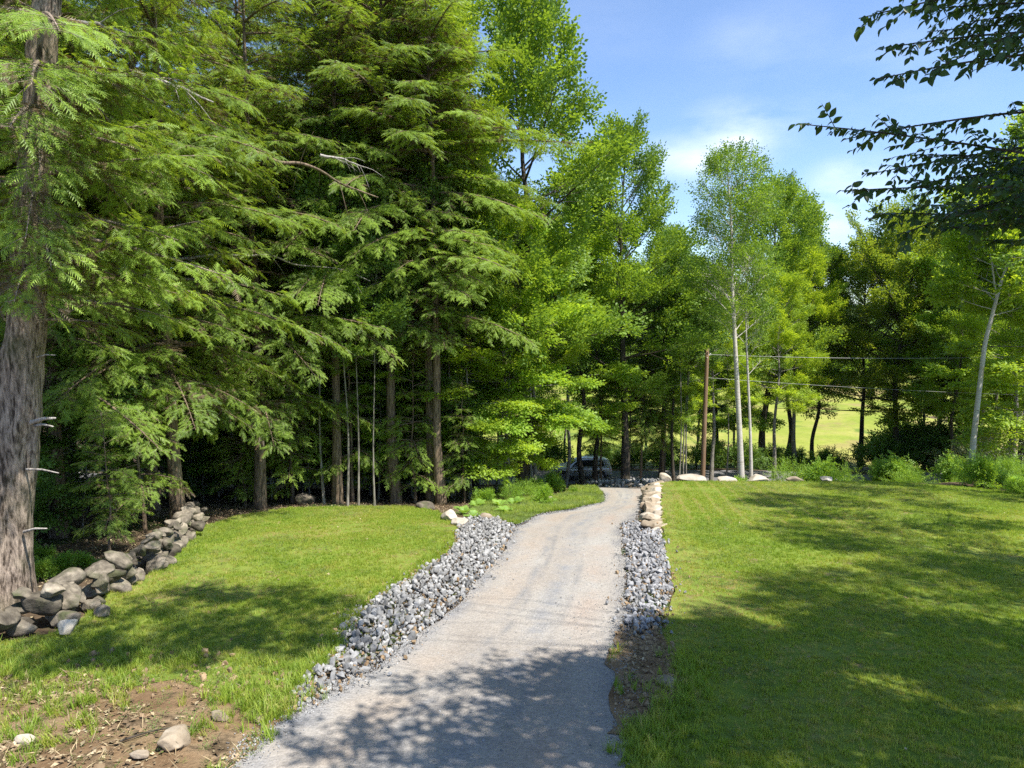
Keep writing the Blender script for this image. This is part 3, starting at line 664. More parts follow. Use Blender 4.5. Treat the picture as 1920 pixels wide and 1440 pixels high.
# ------------------------------------------------------------------ stones
def rock_mesh(seed, sub=3, planes=14, mat=None, flat=1.0, bump=0.04, name='stone', blocky=0.0):
    r = np.random.default_rng(seed); bm = bmesh.new(); bmesh.ops.create_icosphere(bm, subdivisions=sub, radius=1.0)
    V = np.array([v.co[:] for v in bm.verts]); F = np.array([[v.index for v in f.verts] for f in bm.faces]); bm.free()
    n = norm(r.normal(0, 1, (planes, 3))); d = r.uniform(0.5, 0.82, planes)
    if blocky:
        n = np.vstack([n, np.eye(3), -np.eye(3)]); d = np.concatenate([d, np.full(6, 1 - blocky)])
    for a, b in zip(n, d):
        h = V @ a - b; V = V - np.where(h > 0, h, 0)[:, None] * a * 0.92
    V = V * np.array([1, r.uniform(.65, .95), flat * r.uniform(.6, .85)])
    off = r.uniform(0, 50)
    if bump:
        nn = norm(V); k = np.array([noise.noise(Vector(tuple(v * 2.2 + off))) + .5 * noise.noise(Vector(tuple(v * 5 + off))) for v in V])
        V = V + nn * (k * bump)[:, None]
    return mk_mesh(name, V, F, mat, smooth_=(sub >= 3))
def chip_mesh(seed, mat):
    r = np.random.default_rng(seed); bm = bmesh.new()
    for _ in range(15): bm.verts.new(Vector(tuple(norm(r.normal(0, 1, 3)) * np.array([1, r.uniform(.6, .9), r.uniform(.4, .7)]))))
    bmesh.ops.convex_hull(bm, input=bm.verts)
    loose = [v for v in bm.verts if not v.link_faces]; bmesh.ops.delete(bm, geom=loose, context='VERTS')
    bmesh.ops.triangulate(bm, faces=bm.faces); me = bpy.data.meshes.new('stone'); bm.to_mesh(me); bm.free(); me.materials.append(mat); return me
def mesh_arrays(me):
    V = np.empty(len(me.vertices) * 3); me.vertices.foreach_get('co', V); F = np.array([p.vertices[:] for p in me.polygons]); return V.reshape(-1, 3), F
def euler_m(a, b, c):
    ca, sa, cb, sb, cc, sc_ = np.cos(a), np.sin(a), np.cos(b), np.sin(b), np.cos(c), np.sin(c)
    return np.array([[cb * cc, sa * sb * cc - ca * sc_, ca * sb * cc + sa * sc_], [cb * sc_, sa * sb * sc_ + ca * cc, ca * sb * sc_ - sa * cc], [-sb, sa * cb, ca * cb]])
def bake(meshes, items, name, mat, parent=None, smooth_=False, **props):
    """items: (mesh index, pos, euler, scale) joined into one mesh"""
    src = [mesh_arrays(m) for m in meshes]; Vs, Fs, Ts, o = [], [], [], 0
    for k, p, e, s in items:
        V, F = src[k]; Vn = (V * s) @ euler_m(*e).T + p; Vs.append(Vn); Fs.append(F + o); o += len(V); Ts.append(np.full(len(V), random.random()))
    me = mk_mesh(name, np.vstack(Vs), np.vstack(Fs), mat, {'tint': np.concatenate(Ts)}, smooth_)
    return link(name, me, parent, **props)
def riprap(name, poly, label, mat, seed, spacing=0.115, smin=0.05, smax=0.125, mound=0.10, top=300, cat_='stone border', far_scale=1.0):
    r = np.random.default_rng(seed); poly = np.array(poly); x0, y0 = poly.min(0); x1, y1 = poly.max(0)
    X, Y = np.meshgrid(np.arange(x0, x1, spacing), np.arange(y0, y1, spacing)); Q = np.stack([X.ravel(), Y.ravel()], 1) + r.uniform(-.5, .5, (X.size, 2)) * spacing
    Q = Q[inside(Q, poly)]
    ed = np.full(len(Q), 9.0)
    for a, b in zip(poly, np.roll(poly, -1, 0)):
        ab = b - a; t = np.clip(((Q - a) @ ab) / (ab @ ab + 1e-9), 0, 1); ed = np.minimum(ed, np.linalg.norm(Q - a - t[:, None] * ab, axis=1))
    s = r.uniform(0, 1, len(Q)) ** 1.7 * (smax - smin) + smin
    z = G(Q[:, 0], Q[:, 1]) + mound * smooth(ed / .6) + r.uniform(-.03, .05, len(Q)) + s * .25
    # strays beyond the edge
    t = thing(name, label, cat_, (float(Q[:, 0].mean()), float(Q[:, 1].mean()), float(G(*Q.mean(0)))))
    chips = [chip_mesh(seed * 10 + k, mat) for k in range(9)]
    P = np.column_stack([Q, z]); pr = project(P); size = s / pr[:, 2]
    size[(pr[:, 1] > 1460) | (pr[:, 0] < -20)] = 0
    order = np.argsort(-size); items = []
    c0 = np.array(t.location)
    for rank, i in enumerate(order):
        e = tuple(r.uniform(0, 6.28, 3)); k = int(r.integers(0, 9))
        if rank < top:
            link('stone', chips[k], t, P[i] - c0, e, float(s[i]))
        else: items.append((k, P[i] - c0, e, s[i]))
    if items: bake(chips, items, 'small_stones', mat, t, kind='stuff')
    return t
ripL = pxpoly([(862, 978), (852, 1015), (840, 1042), (800, 1062), (740, 1100), (690, 1135), (650, 1160), (628, 1192), (640, 1215), (612, 1245), (570, 1270), (556, 1300), (585, 1322), (655, 1280), (720, 1240), (790, 1190), (880, 1110), (940, 1040), (966, 990), (930, 972), (895, 968)])
riprap('stone_border', ripL, 'pale grey crushed stone border along the left side of the driveway', M['riprap'], 3, spacing=.105, smin=.04, smax=.11, mound=0.05)
ripR = pxpoly([(1166, 985), (1190, 980), (1236, 996), (1248, 1040), (1262, 1105), (1245, 1150), (1236, 1182), (1205, 1196), (1172, 1168), (1178, 1100), (1174, 1040)])
riprap('stone_border', ripR, 'bluish grey crushed stone border below the boulder wall right of the driveway', M['riprap_r'], 4, spacing=.105, smin=.04, smax=.11, mound=0.04)
ripF = [(4.2, 41.5), (9.5, 41.0), (10.5, 43.2), (5.2, 44.6)]
riprap('stone_border', ripF, 'far patch of grey crushed stone where the driveway meets the road', M['riprap'], 5, spacing=0.28, smin=.12, smax=.26, mound=.35, top=120)

FS = [rock_mesh(100 + k, 4, 16, M['fieldstone'], 1.0, 0.05) for k in range(10)]
GR = [rock_mesh(120 + k, 4, 15, M['granite'], 0.9, 0.035, 'boulder', blocky=.25) for k in range(6)]
SS = [rock_mesh(140 + k, 4, 15, M['sandstone'], 0.9, 0.04, 'boulder', blocky=.2) for k in range(7)]
# dry stone wall on the left
r = np.random.default_rng(11)
wl = np.array([PG(*p)[:2] for p in [(-120, 1235), (20, 1185), (120, 1165), (210, 1110), (290, 1062), (330, 1025), (352, 1000), (372, 972)]])
seg = np.concatenate([[0], np.cumsum(np.linalg.norm(np.diff(wl, axis=0), axis=1))])
wall = thing('stone_wall', 'tumbledown mossy fieldstone wall at the foot of the big trunk', 'stone wall', (float(wl[2][0]), float(wl[2][1]), float(G(*wl[2]))))
wc = np.array(wall.location)
for layer, (zz_, n_, smn, smx) in enumerate([(0.08, 66, .18, .34), (0.34, 54, .17, .33), (0.58, 34, .16, .32)]):
    for k in range(n_):
        q = (k + r.uniform(.1, .9)) / n_ * seg[-1]; x = np.interp(q, seg, wl[:, 0]); y = np.interp(q, seg, wl[:, 1])
        offx = r.normal(0, .24 - .07 * layer); s = r.uniform(smn, smx) * (1.12 if y < 14 else 1)
        p = np.array([x + offx - .08, y + r.normal(0, .12), float(G(x, y)) + zz_ * r.uniform(.8, 1.1) + (.05 * s)])
        link('stone', FS[int(r.integers(0, 10))], wall, p - wc, (r.normal(0, .35), r.normal(0, .35), r.uniform(0, 6.28)), (s * 1.1, s * r.uniform(.8, 1.1), s * r.uniform(.75, 1.0)))
# the sunlit upright block near the trunk
p = PG(90, 1172); link('stone', FS[3], wall, np.array([p[0], p[1], p[2] + .38]) - wc, (.3, .5, .4), (.42, .34, .44))
p = PG(128, 1192); link('stone', GR[2], wall, np.array([p[0], p[1], p[2] + .14]) - wc, (.2, .3, 1.2), (.2, .17, .25))
# retaining wall of boulders beside the right lawn
rw = thing('retaining_wall', 'low wall of tan and pale boulders holding up the right lawn beside the driveway', 'boulder wall', (5.2, 25, float(G(5.2, 25))))
rc = np.array(rw.location); ys = np.linspace(20.6, 33.2, 16)
for k, y in enumerate(ys):
    x = xwall(y) - .02 + r.normal(0, .04); h = float(G(x + .8, y)); b = float(G(x - .8, y)); H_ = max(h - b, .25)
    s = r.uniform(.46, .62)
    link('boulder', (SS + GR)[int(r.integers(0, 13))], rw, np.array([x + .02, y, h - .18]) - rc, (r.normal(0, .08), r.normal(0, .08), r.uniform(-.3, .3) + 1.57), (s * 1.15, s * 1.15, s * .72))
    if H_ > .3:
        for q in range(2):
            link('boulder', SS[int(r.integers(0, 7))], rw, np.array([x - .34 + r.normal(0, .05), y + (q - .5) * .42, b + .12 + .22 * H_]) - rc, (r.normal(0, .2), r.normal(0, .2), r.uniform(0, 6)), (s * .72, s * .6, s * .75))
    if k % 2 == 0: link('boulder', SS[k % 7], rw, np.array([x - .16, y + .35, b + .55 * H_]) - rc, (.2, .1, k), (s * .6, s * .6, s * .6))
# boulders along the back edge of the right lawn
for px, wpx, lab, mt, hh in [(1252, 26, 'round tan boulder at the far corner of the right lawn', GR[1], .42), (1302, 66, 'long flat pale boulder left of the wooden pole at the lawn edge', GR[0], .30),
                             (1370, 42, 'flat whitish boulder between the pole and the thick birch', GR[3], .24), (1428, 46, 'pale peaked boulder just right of the two birch trunks', GR[4], .40),
                             (1498, 34, 'low reddish boulder at the back edge of the lawn', SS[2], .28), (1561, 26, 'small grey boulder by the shrub at the lawn edge', GR[5], .22)]:
    x = atpx(px, 34.0); s = wpx / 1280 * 34 / 2 * 1.15
    link('boulder', mt, None, (x, 34.05 + r.normal(0, .1), -0.12 * 34 + hh * .15), (r.normal(0, .05), r.normal(0, .05), r.normal(0, .1)), (s, .55, hh * 1.25), label=lab, category='boulder', group='boulders along the back edge of the right lawn')
for px, py, s, mt, lab in [(842, 975, .42, GR[2], 'pale boulder at the corner where left lawn meets the stone border'), (862, 985, .34, GR[5], 'small tan boulder sitting on the near end of the lawn corner'),
                           (800, 952, .42, FS[4], 'mossy half buried boulder at the foot of the paired brown trunks'), (577, 942, .62, FS[1], 'shaded mossy boulder at the back edge of the left lawn'),
                           (915, 975, .30, SS[3], 'reddish boulder among ferns above the stone border'), (1092, 912, .7, FS[6], 'grey domed boulder near the parked car'),
                           (265, 1424, .13, SS[5], 'tan rock lying on bare soil at the bottom left'), (45, 1396, .12, GR[1], 'whitish rock on the soil at the lower left corner'),
                           (325, 1400, .25, SS[1], 'brown half buried rock in the soil beside the tan rock'), (412, 1350, .13, SS[4], 'upright tan rock near the weeds by the driveway'), (487, 1352, .09, SS[0], 'small tan rock below the weed clump beside the driveway'),
                           (1030, 940, .3, SS[6], 'low tan rock in the grass verge at the bend'), (1250, 1285, .2, SS[2], 'sandy rock lit by the sun in the dirt verge')]:
    p = PG(px, py); link('boulder' if s > .28 else 'rock', mt, None, p + np.array([0, 0, s * .25]), (.1, .1, px * .7), (s * 1.2, s, s * .8), label=lab, category='boulder' if s > .28 else 'rock')
print('setting done')
# ------------------------------------------------------------------ scatter helper for stuff
def blades(seed, n=14, h=0.075, rad=0.07, wd=0.0075, lean=0.5):
    r = np.random.default_rng(seed); V = []; F = []; tp = []
    for k in range(n):
        a = r.uniform(0, 6.28); d = r.uniform(0, rad); p = np.array([math.cos(a) * d, math.sin(a) * d, -0.01]); b = r.uniform(0, 6.28)
        ln = np.array([math.cos(b), math.sin(b), 0]); sd_ = np.array([-ln[1], ln[0], 0]) * wd * .5; H = h * r.uniform(.6, 1.2); q = lean * r.uniform(.2, 1.2)
        m1 = p + ln * H * q * .3 + ZA * H * .6; t1 = p + ln * H * q + ZA * H
        k0 = len(V); V += [p - sd_, p + sd_, m1 + sd_ * .8, m1 - sd_ * .8, t1]; F += [(k0, k0 + 1, k0 + 2), (k0, k0 + 2, k0 + 3), (k0 + 3, k0 + 2, k0 + 4)]; tp += [0, 0, .5, .5, 1]
    return mk_mesh('tuft', np.array(V), np.array(F), M['grass'], {'tip': tp})
def scatter(name, P, srcs, scale, tint, label, cat_, tilt=0.0, seed=0):
    r = np.random.default_rng(seed); n = len(P); me = bpy.data.meshes.new(name); me.vertices.add(n); me.vertices.foreach_set('co', np.ascontiguousarray(P, np.float32).ravel())
    a = me.attributes.new('rotv', 'FLOAT_VECTOR', 'POINT'); R = np.column_stack([r.normal(0, tilt, n), r.normal(0, tilt, n), r.uniform(0, 6.28, n)]); a.data.foreach_set('vector', R.astype(np.float32).ravel())
    a = me.attributes.new('scl', 'FLOAT', 'POINT'); a.data.foreach_set('value', np.broadcast_to(scale, n).astype(np.float32).copy())
    a = me.attributes.new('tint', 'FLOAT', 'POINT'); a.data.foreach_set('value', np.broadcast_to(tint, n).astype(np.float32).copy())
    a = me.attributes.new('pick', 'INT', 'POINT'); a.data.foreach_set('value', r.integers(0, len(srcs), n).astype(np.int32))
    o = link(name, me, kind='stuff', label=label, category=cat_)
    g = bpy.data.node_groups.new(name, 'GeometryNodeTree'); g.interface.new_socket('Geometry', in_out='INPUT', socket_type='NodeSocketGeometry'); g.interface.new_socket('Geometry', in_out='OUTPUT', socket_type='NodeSocketGeometry')
    gi = g.nodes.new('NodeGroupInput'); go = g.nodes.new('NodeGroupOutput'); ip = g.nodes.new('GeometryNodeInstanceOnPoints'); jn = g.nodes.new('GeometryNodeJoinGeometry')
    for s in reversed(srcs):
        so_ = bpy.data.objects.new('source_' + name, s); oi = g.nodes.new('GeometryNodeObjectInfo'); oi.inputs['Object'].default_value = so_; oi.inputs['As Instance'].default_value = True
        g.links.new(oi.outputs['Geometry'], jn.inputs[0])
    def at(nm, ty):
        q = g.nodes.new('GeometryNodeInputNamedAttribute'); q.data_type = ty; q.inputs['Name'].default_value = nm; return q.outputs['Attribute']
    g.links.new(gi.outputs[0], ip.inputs['Points']); g.links.new(jn.outputs[0], ip.inputs['Instance']); ip.inputs['Pick Instance'].default_value = True
    g.links.new(at('pick', 'INT'), ip.inputs['Instance Index']); g.links.new(at('scl', 'FLOAT'), ip.inputs['Scale'])
    er = g.nodes.new('FunctionNodeEulerToRotation'); g.links.new(at('rotv', 'FLOAT_VECTOR'), er.inputs[0]); g.links.new(er.outputs[0], ip.inputs['Rotation'])
    g.links.new(ip.outputs[0], go.inputs[0]); md = o.modifiers.new('scatter', 'NODES'); md.node_group = g
    return o
def sample_poly(poly, dens_fn, dmax, r):
    poly = np.array(poly); x0, y0 = poly.min(0); x1, y1 = poly.max(0); n = int((x1 - x0) * (y1 - y0) * dmax)
    Q = np.column_stack([r.uniform(x0, x1, n), r.uniform(y0, y1, n)]); Q = Q[inside(Q, poly)]
    Pz = np.column_stack([Q, G(Q[:, 0], Q[:, 1])]); pr = project(Pz); vis = (pr[:, 0] > -80) & (pr[:, 0] < 2000) & (pr[:, 1] < 1500) & (pr[:, 2] > 1)
    Q = Q[vis]; keep = r.uniform(0, 1, len(Q)) < dens_fn(Q) / dmax
    return Q[keep]
TUFT = [blades(k) for k in range(4)]; TALL = [blades(10 + k, 16, .15, .07, .009, .8) for k in range(3)]
r = np.random.default_rng(21)
def grass_on(name, poly, label, seed, right):
    r = np.random.default_rng(seed)
    Q = sample_poly(poly, lambda Q: np.interp(Q[:, 1], [5, 12, 34], [260, 200, 110]), 260, r); x, y = Q.T
    t = 0.14 + 0.80 * fnoise(x, y, .35, 3.0) + 0.60 * (fnoise(x, y, 1.6, 8.0) - .5) + r.normal(0, .10, len(x)) - .08 + .3 * (r.uniform(0, 1, len(x)) < .05)
    bare = fnoise(x, y, .8, 31.0)
    if right:
        # seeding stripes that run away down the lawn
        ph = (x - 0.17 * (y - 20)) / 0.62; st = np.exp(-((ph - np.round(ph)) / .13) ** 2) * (fnoise(x, y, 1.2, 4) > .38)
        st *= smooth((y - 20.5) / 2) * smooth((14 - x) / 4); t = t + st * .70 + 0.12
        edge = x - xwall(y); t = t + .35 * np.exp(-np.clip(edge - .5, 0, 9) / .5) * (y > 12)
        t = t + .22 * smooth((bare - .60) / .08)
    else:
        P = np.array(ripL); t = t + .15 + .25 * smooth((bare - .56) / .08)
        t = t + .25 * smooth((10.2 - y) / 1.2)
    z = G(x, y); s = r.uniform(.65, 1.15, len(x)) * np.where(t > .8, .7, 1.0)
    k = r.uniform(0, 1, len(x)) > np.clip((bare - .60) * 5, 0, .7)
    if not right: k &= r.uniform(0, 1, len(x)) > smooth((9.9 - y) / .8) * .7
    scatter(name, np.column_stack([x, y, z])[k], TUFT, s[k], np.clip(t, 0, 1)[k], label, 'grass', .12, seed)
grass_on('grass', grassL, 'short mown grass blades covering the left lawn', 5, False)
grass_on('grass', lawnR, 'short mown grass blades covering the right lawn', 6, True)
# rough grass and weeds
Qs = []
for poly, dn in [(dirtL, 26), (shp, 70), (dirtR, 22)]:
    Q = sample_poly(poly, lambda Q: dn * 2.2 * smooth((fnoise(Q[:, 0], Q[:, 1], .9, 12) - .42) / .15), dn * 2.2, r); Qs.append(Q)
def along(pl, n, wd):
    pl = np.array(pl); q = r.uniform(0, len(pl) - 1.001, n); i = q.astype(int); f = (q - i)[:, None]; return pl[i] * (1 - f) + pl[i + 1] * f + r.normal(0, wd, (n, 2))
Qs.append(along(pxpoly([(556, 1300), (612, 1245), (640, 1200), (690, 1135), (800, 1062), (850, 1020)]), 420, .12) + np.array([-.12, .05]))
Qs.append(along(pxpoly([(1185, 1440), (1240, 1350), (1275, 1290), (1268, 1235)]), 300, .15) + np.array([.1, 0]))
Qs.append(along([(1.5, 5), (1.55, 8)], 260, .14)); Qs.append(along(pxpoly([(490, 1330), (505, 1350), (520, 1310)]), 60, .13)); Qs.append(along(pxpoly([(380, 1310), (480, 1300), (560, 1300)]), 90, .2))
Q = np.vstack(Qs); scatter('rough_grass', np.column_stack([Q, G(Q[:, 0], Q[:, 1])]), TALL, r.uniform(.5, 1.25, len(Q)), np.clip(r.normal(.45, .2, len(Q)), 0, 1), 'taller rough grass along the edges of lawn, soil and verge', 'grass', .2, 8)
# loose pebbles on the drive, at its edges and on the soil
PC = [chip_mesh(920 + k, M['clod']) for k in range(5)]
PB = [chip_mesh(900 + k, M['riprap']) for k in range(5)]
Q1 = sample_poly(drive_poly, lambda Q: 3 + 200 * np.exp(-np.minimum(np.abs(Q[:, 0] - np.interp(Q[:, 1], ly_, dl[:, 0])), np.abs(np.interp(Q[:, 1], ry_, dr_[:, 0]) - Q[:, 0])) / .12) + 45 * smooth((fnoise(Q[:, 0] * 1.2, Q[:, 1] * .35, 1.1, 2) - .55) / .1), 250, r)
Q1 = Q1[Q1[:, 1] < 30]
scatter('loose_pebbles', np.column_stack([Q1, G(Q1[:, 0], Q1[:, 1]) + .004]), PB, r.uniform(.006, .018, len(Q1)) * np.where(r.uniform(0, 1, len(Q1)) < .04, 1.9, 1), r.uniform(0, 1, len(Q1)), 'loose gravel pebbles scattered on the driveway', 'gravel', 1.5, 9)
Q2 = np.vstack([sample_poly(dirtR, lambda Q: 90 + 0 * Q[:, 0], 90, r), sample_poly(dirtL, lambda Q: 45 * smooth((fnoise(Q[:, 0], Q[:, 1], 1.2, 6) - .4) / .2), 45, r)])
sz = r.uniform(0, 1, len(Q2)) ** 3 * .05 + .012; sz[:700] *= 1.3; scatter('earth_clods', np.column_stack([Q2, G(Q2[:, 0], Q2[:, 1]) + .01 + sz * .2]), PC, sz, r.uniform(0, 1, len(Q2)), 'crumbled earth clods on the bare soil', 'soil', 1.5, 10)
ripq = lambda Q: 140 + 0 * Q[:, 0]
Qr = np.vstack([sample_poly(p_, ripq, 140, r) for p_ in (ripL, ripR)] + [along(np.vstack([ripL, ripL[:1]]), 700, .16), along(np.vstack([ripR, ripR[:1]]), 500, .16)])
sr = r.uniform(0, 1, len(Qr)) ** 3 * .05 + .012
scatter('stone_fines', np.column_stack([Qr, G(Qr[:, 0], Qr[:, 1]) + .03 + sr * .3]), PC + PB, sr, r.uniform(0, 1, len(Qr)), 'fines and stray chips in and around the crushed stone borders', 'gravel', 1.5, 16)
Q1 = np.vstack([along(dl[2:14], 5200, .13) + np.array([-.06, 0]), along(dr_[2:12], 4200, .13) + np.array([.06, 0])])
scatter('spilled_gravel', np.column_stack([Q1, G(Q1[:, 0], Q1[:, 1]) + .006]), PB, r.uniform(.007, .022, len(Q1)), r.uniform(0, 1, len(Q1)), 'gravel spilled past the ragged driveway edges', 'gravel', 1.5, 14)
Wd_ = []
for k in range(3):
    q = np.random.default_rng(200 + k); V, F, ti, tp = place(LTS, Cv(np.zeros((5, 3)), norm(np.column_stack([np.cos(np.arange(5) * 1.26), np.sin(np.arange(5) * 1.26), np.full(5, .45)])), np.full(5, .1), np.zeros(5)), .11, q); Wd_.append(mk_mesh('weed', V, F, M['weed'], {'tip': tp}))
Q1 = np.vstack([sample_poly(lawnR, lambda Q: 22 * smooth((fnoise(Q[:, 0], Q[:, 1], .5, 55) - .45) / .1), 22, r), sample_poly(lawnL, lambda Q: 22 * smooth((fnoise(Q[:, 0], Q[:, 1], .5, 75) - .45) / .1), 22, r), sample_poly(dirtL, lambda Q: 10 + 0 * Q[:, 0], 10, r), sample_poly(ripL, lambda Q: 5 + 0 * Q[:, 0], 5, r), sample_poly(shp, lambda Q: 150 + 0 * Q[:, 0], 150, r)])
scatter('weeds', np.column_stack([Q1, G(Q1[:, 0], Q1[:, 1]) + .015]), Wd_, r.uniform(.5, 1.3, len(Q1)), r.uniform(0, 1, len(Q1)), 'clover and small weeds growing through the lawns', 'weeds', .3, 15)
# fallen leaves and straw
def leafquads(mat, seed, k=1, L=.07, Wd=.045):
    V = np.array([[0, 0, 0], [L * .5, Wd * .5, .008], [L, 0, .002], [L * .5, -Wd * .5, .01]]); return mk_mesh('fallen_leaf', V, np.array([[0, 1, 2], [0, 2, 3]]), mat, {'tip': np.zeros(4)})
FL = [leafquads(M['litter'], 0), leafquads(M['straw'], 0, 1, .06, .04), leafquads(M['straw'], 0, 1, .16, .008)]
def box_sample(x0, x1, y0, y1, n): return np.column_stack([r.uniform(x0, x1, n), r.uniform(y0, y1, n)])
Q3 = np.vstack([box_sample(-20, -8.5, 9, 30, 16000), box_sample(-14, 6, 25, 40, 14000), sample_poly(dirtL, lambda Q: 330 * smooth((fnoise(Q[:, 0], Q[:, 1], 1.0, 40) - .36) / .2), 330, r), sample_poly(dirtR, lambda Q: 220 + 0 * Q[:, 0], 220, r)])
bad = inside(Q3, np.array([tuple(p) for p in lawnL])) | inside(Q3, drive_poly) | (inside(Q3, np.array([tuple(p) for p in lawnR])) & ~inside(Q3, np.array([tuple(p) for p in dirtR])))
Q3 = np.vstack([Q3[~bad], sample_poly(lawnR, lambda Q: 1.6 + 0 * Q[:, 0], 1.6, r) , sample_poly(lawnL, lambda Q: 1.6 + 0 * Q[:, 0], 1.6, r)]); scatter('leaf_litter', np.column_stack([Q3, G(Q3[:, 0], Q3[:, 1]) + .01 - .05 * ((Q3[:, 0] < -8.5) | (Q3[:, 1] > 25))]), FL, r.uniform(.7, 1.4, len(Q3)), r.uniform(0, 1, len(Q3)), 'dry brown leaves and straw lying on soil and woodland floor', 'leaf litter', .35, 11)
print('scatter done')

# ------------------------------------------------------------------ the trees of the left woodland
def tz(px_list, d):
    """trunk polyline from picture points at distance d, in local coordinates of the first point on the ground"""
    pts = np.array([W(px, py, d) for px, py in px_list]); b = pts[0].copy(); b[2] = float(G(b[0], b[1])) - .1; pts[0, 2] = b[2]
    return pts - b, b
# big foreground hemlock with the furrowed trunk
T1, b1 = tz([(14, 1150), (18, 1040), (26, 900), (38, 780), (40, 690), (50, 600), (62, 400), (80, 100), (95, -150), (110, -600), (115, -1000)], 12.9)
T1[-1, 2] = 23.0; T1[-2, 2] = 18
E1 = []
def EL(p_px, tip_px, d, dtip, T, b, droop=.15):
    a = W(*p_px, d) - b; q = W(*tip_px, dtip) - b; L = np.linalg.norm(q - a); D = (q - a) / L; D = D + ZA * droop; return [*a, *D, L, droop]
for a_, t_, dt, dp in [((70, 520), (415, 400), 13.6, .15), ((60, 430), (425, 520), 13.4, .12), ((60, 560), (330, 600), 14.5, .2), ((70, 480), (380, 560), 15.5, .2), ((75, 330), (400, 290), 13.2, .12), ((75, 240), (390, 330), 13.2, .15), ((80, 150), (350, 150), 13.6, .15), ((70, 600), (255, 625), 14.2, .25),
                        ((80, 60), (370, 90), 13.8, .15), ((75, 400), (330, 450), 13.0, .15), ((78, 280), (300, 230), 12.8, .12), ((75, 200), (20, 240), 10.2, .15), ((75, 120), (60, 160), 10.0, .15), ((78, 30), (110, 60), 10.4, .15), ((60, 480), (-60, 520), 12.4, .2), ((66, 400), (-40, 430), 12.2, .15), ((72, 330), (50, 440), 11.4, .15), ((70, 400), (95, 500), 11.6, .18), ((60, 470), (30, 560), 11.7, .18), ((76, 240), (75, 330), 11.2, .12), ((55, 520), (80, 575), 11.9, .2)]:
    E1.append(EL(a_, t_, 12.9, dt, T1, b1, dp))
p1 = hemlock(1, 23, .40, 5.9, 4.6, 70, .2, 'bark', T1, K=44, rough=.22, extra=E1, sector=(-.66, 1.25, 12.5))
t1 = plant(p1, 'hemlock_tree', 'huge hemlock with thick furrowed pale trunk at the left edge', 'tree', b1[0], b1[1], z=b1[2], group=None)
def stub(parent, b, p0, p1_, d0, r0_, name='branch_stub'):
    a = W(*p0, d0) - b; q = W(*p1_, d0 - .3) - b; mid = (a + q) / 2 + np.array([0, 0, .03])
    V, F = poly_tube([a, mid, q], [r0_, r0_ * .7, r0_ * .35], 7); T_ = quad2tri(F); T_ = T_[(T_[:, 1] != T_[:, 2]) & (T_[:, 0] != T_[:, 2])]
    link(name, mk_mesh(name, V, T_, M['dead'], smooth_=True), parent)
stub(t1, b1, (60, 792), (104, 784), 12.7, .05); stub(t1, b1, (66, 798), (100, 800), 12.7, .035); stub(t1, b1, (50, 880), (110, 887), 12.7, .025); stub(t1, b1, (45, 997), (88, 991), 12.7, .03); stub(t1, b1, (70, 670), (104, 666), 12.7, .02)

PH = [hemlock(2, 24, .22, 4.3, 5.8, 92, .26, 'bark_brown'), hemlock(3, 25, .22, 7.5, 6.0, 88, .25, 'bark_brown', extra=[[0, 0, 16.2, 1, -.1, .10, 6.6, .10], [0, 0, 14.0, 1, .2, .1, 6.0, .12]]), hemlock(4, 9, .08, 0.8, 2.2, 46, .2, 'bark_brown')]
hem = [(-11.3, 22.6, 0, 1.0, 1.2, 'hemlock with low drooping boughs behind the end of the stone wall'), (-13.6, 20.0, 0, .95, 3.7, 'shaded hemlock left of the stone wall end'),
       (-10.4, 27.6, 0, 1.0, 4.6, 'dark hemlock rising in the middle of the left wood'), (-7.75, 29.7, 1, .96, 2.1, 'hemlock with slim pale trunk at the back of the left lawn'),
       (-5.3, 30.6, 1, 1.06, .6, 'leaning brown trunked hemlock behind the left lawn'), (-3.2, 30.3, 1, .98, 0.1, 'hemlock with straight brown trunk whose long bough tip pokes into the sky'),
       (-14.5, 27.0, 0, 1.1, 2.8, 'tall hemlock deep at the left of the wood'), (-17.5, 18.0, 1, 1.0, 5.1, 'hemlock trunk seen between the big trunk and the wall')]
for x, y, k, s, ro, lab in hem: plant(PH[k], 'hemlock_tree', lab, 'tree', x, y, ro, s)
# thin companions and young hemlocks
for px, d, k, s, ro, lab in [(185, 17.5, 2, .42, .4, 'small young hemlock with light feathery boughs beyond the wall'), (870, 30.5, 2, .62, 1.4, 'young feathery hemlock right of the paired brown trunks'), (255, 21, 2, .75, 2.0, 'half grown hemlock shading the end of the stone wall'),
                             (450, 28.5, 2, .6, 2.6, 'young hemlock in the dark at the back left corner of the lawn'), (540, 29.8, 2, .95, 4.0, 'slender young hemlock among the trunks at the back of the left lawn'), (655, 30.5, 2, 1.0, 1.0, 'young hemlock standing behind the thin pale trunks'), (775, 30.8, 2, .8, 3.0, 'young hemlock between the leaning trunk and the paired trunks')]:
    plant(PH[2], 'young_hemlock', lab, 'tree', atpx(px, d), d, ro, s)
for x, y, k, s, ro in [(-13.5, 35, 0, 1.15, 1), (-9.8, 36, 1, 1.15, 2), (-17, 33, 0, 1.1, 3), (-6.4, 37, 0, 1.1, 4), (-15.5, 41, 1, 1.3, 5), (-11.5, 43, 0, 1.35, 2), (-20, 30, 0, 1.25, 1), (-18, 24, 1, 1.15, 2)]: plant(PH[k], 'hemlock_tree', 'tall hemlock in the second row behind the left lawn', 'tree', x, y, ro, s, group='second row of hemlocks behind the left lawn')
P_un = decid(30, 13, .11, 3.0, 3.6, 26, 'oval', 'maple', 'bark_grey', .62, LT, flat=.12, el_rng=(-2, 40), droop=.06)
P_un2 = decid(31, 11, .09, 2.0, 3.4, 26, 'cone', 'bright', 'bark_grey', .62, LT, flat=.10, el_rng=(-5, 35), droop=.08)
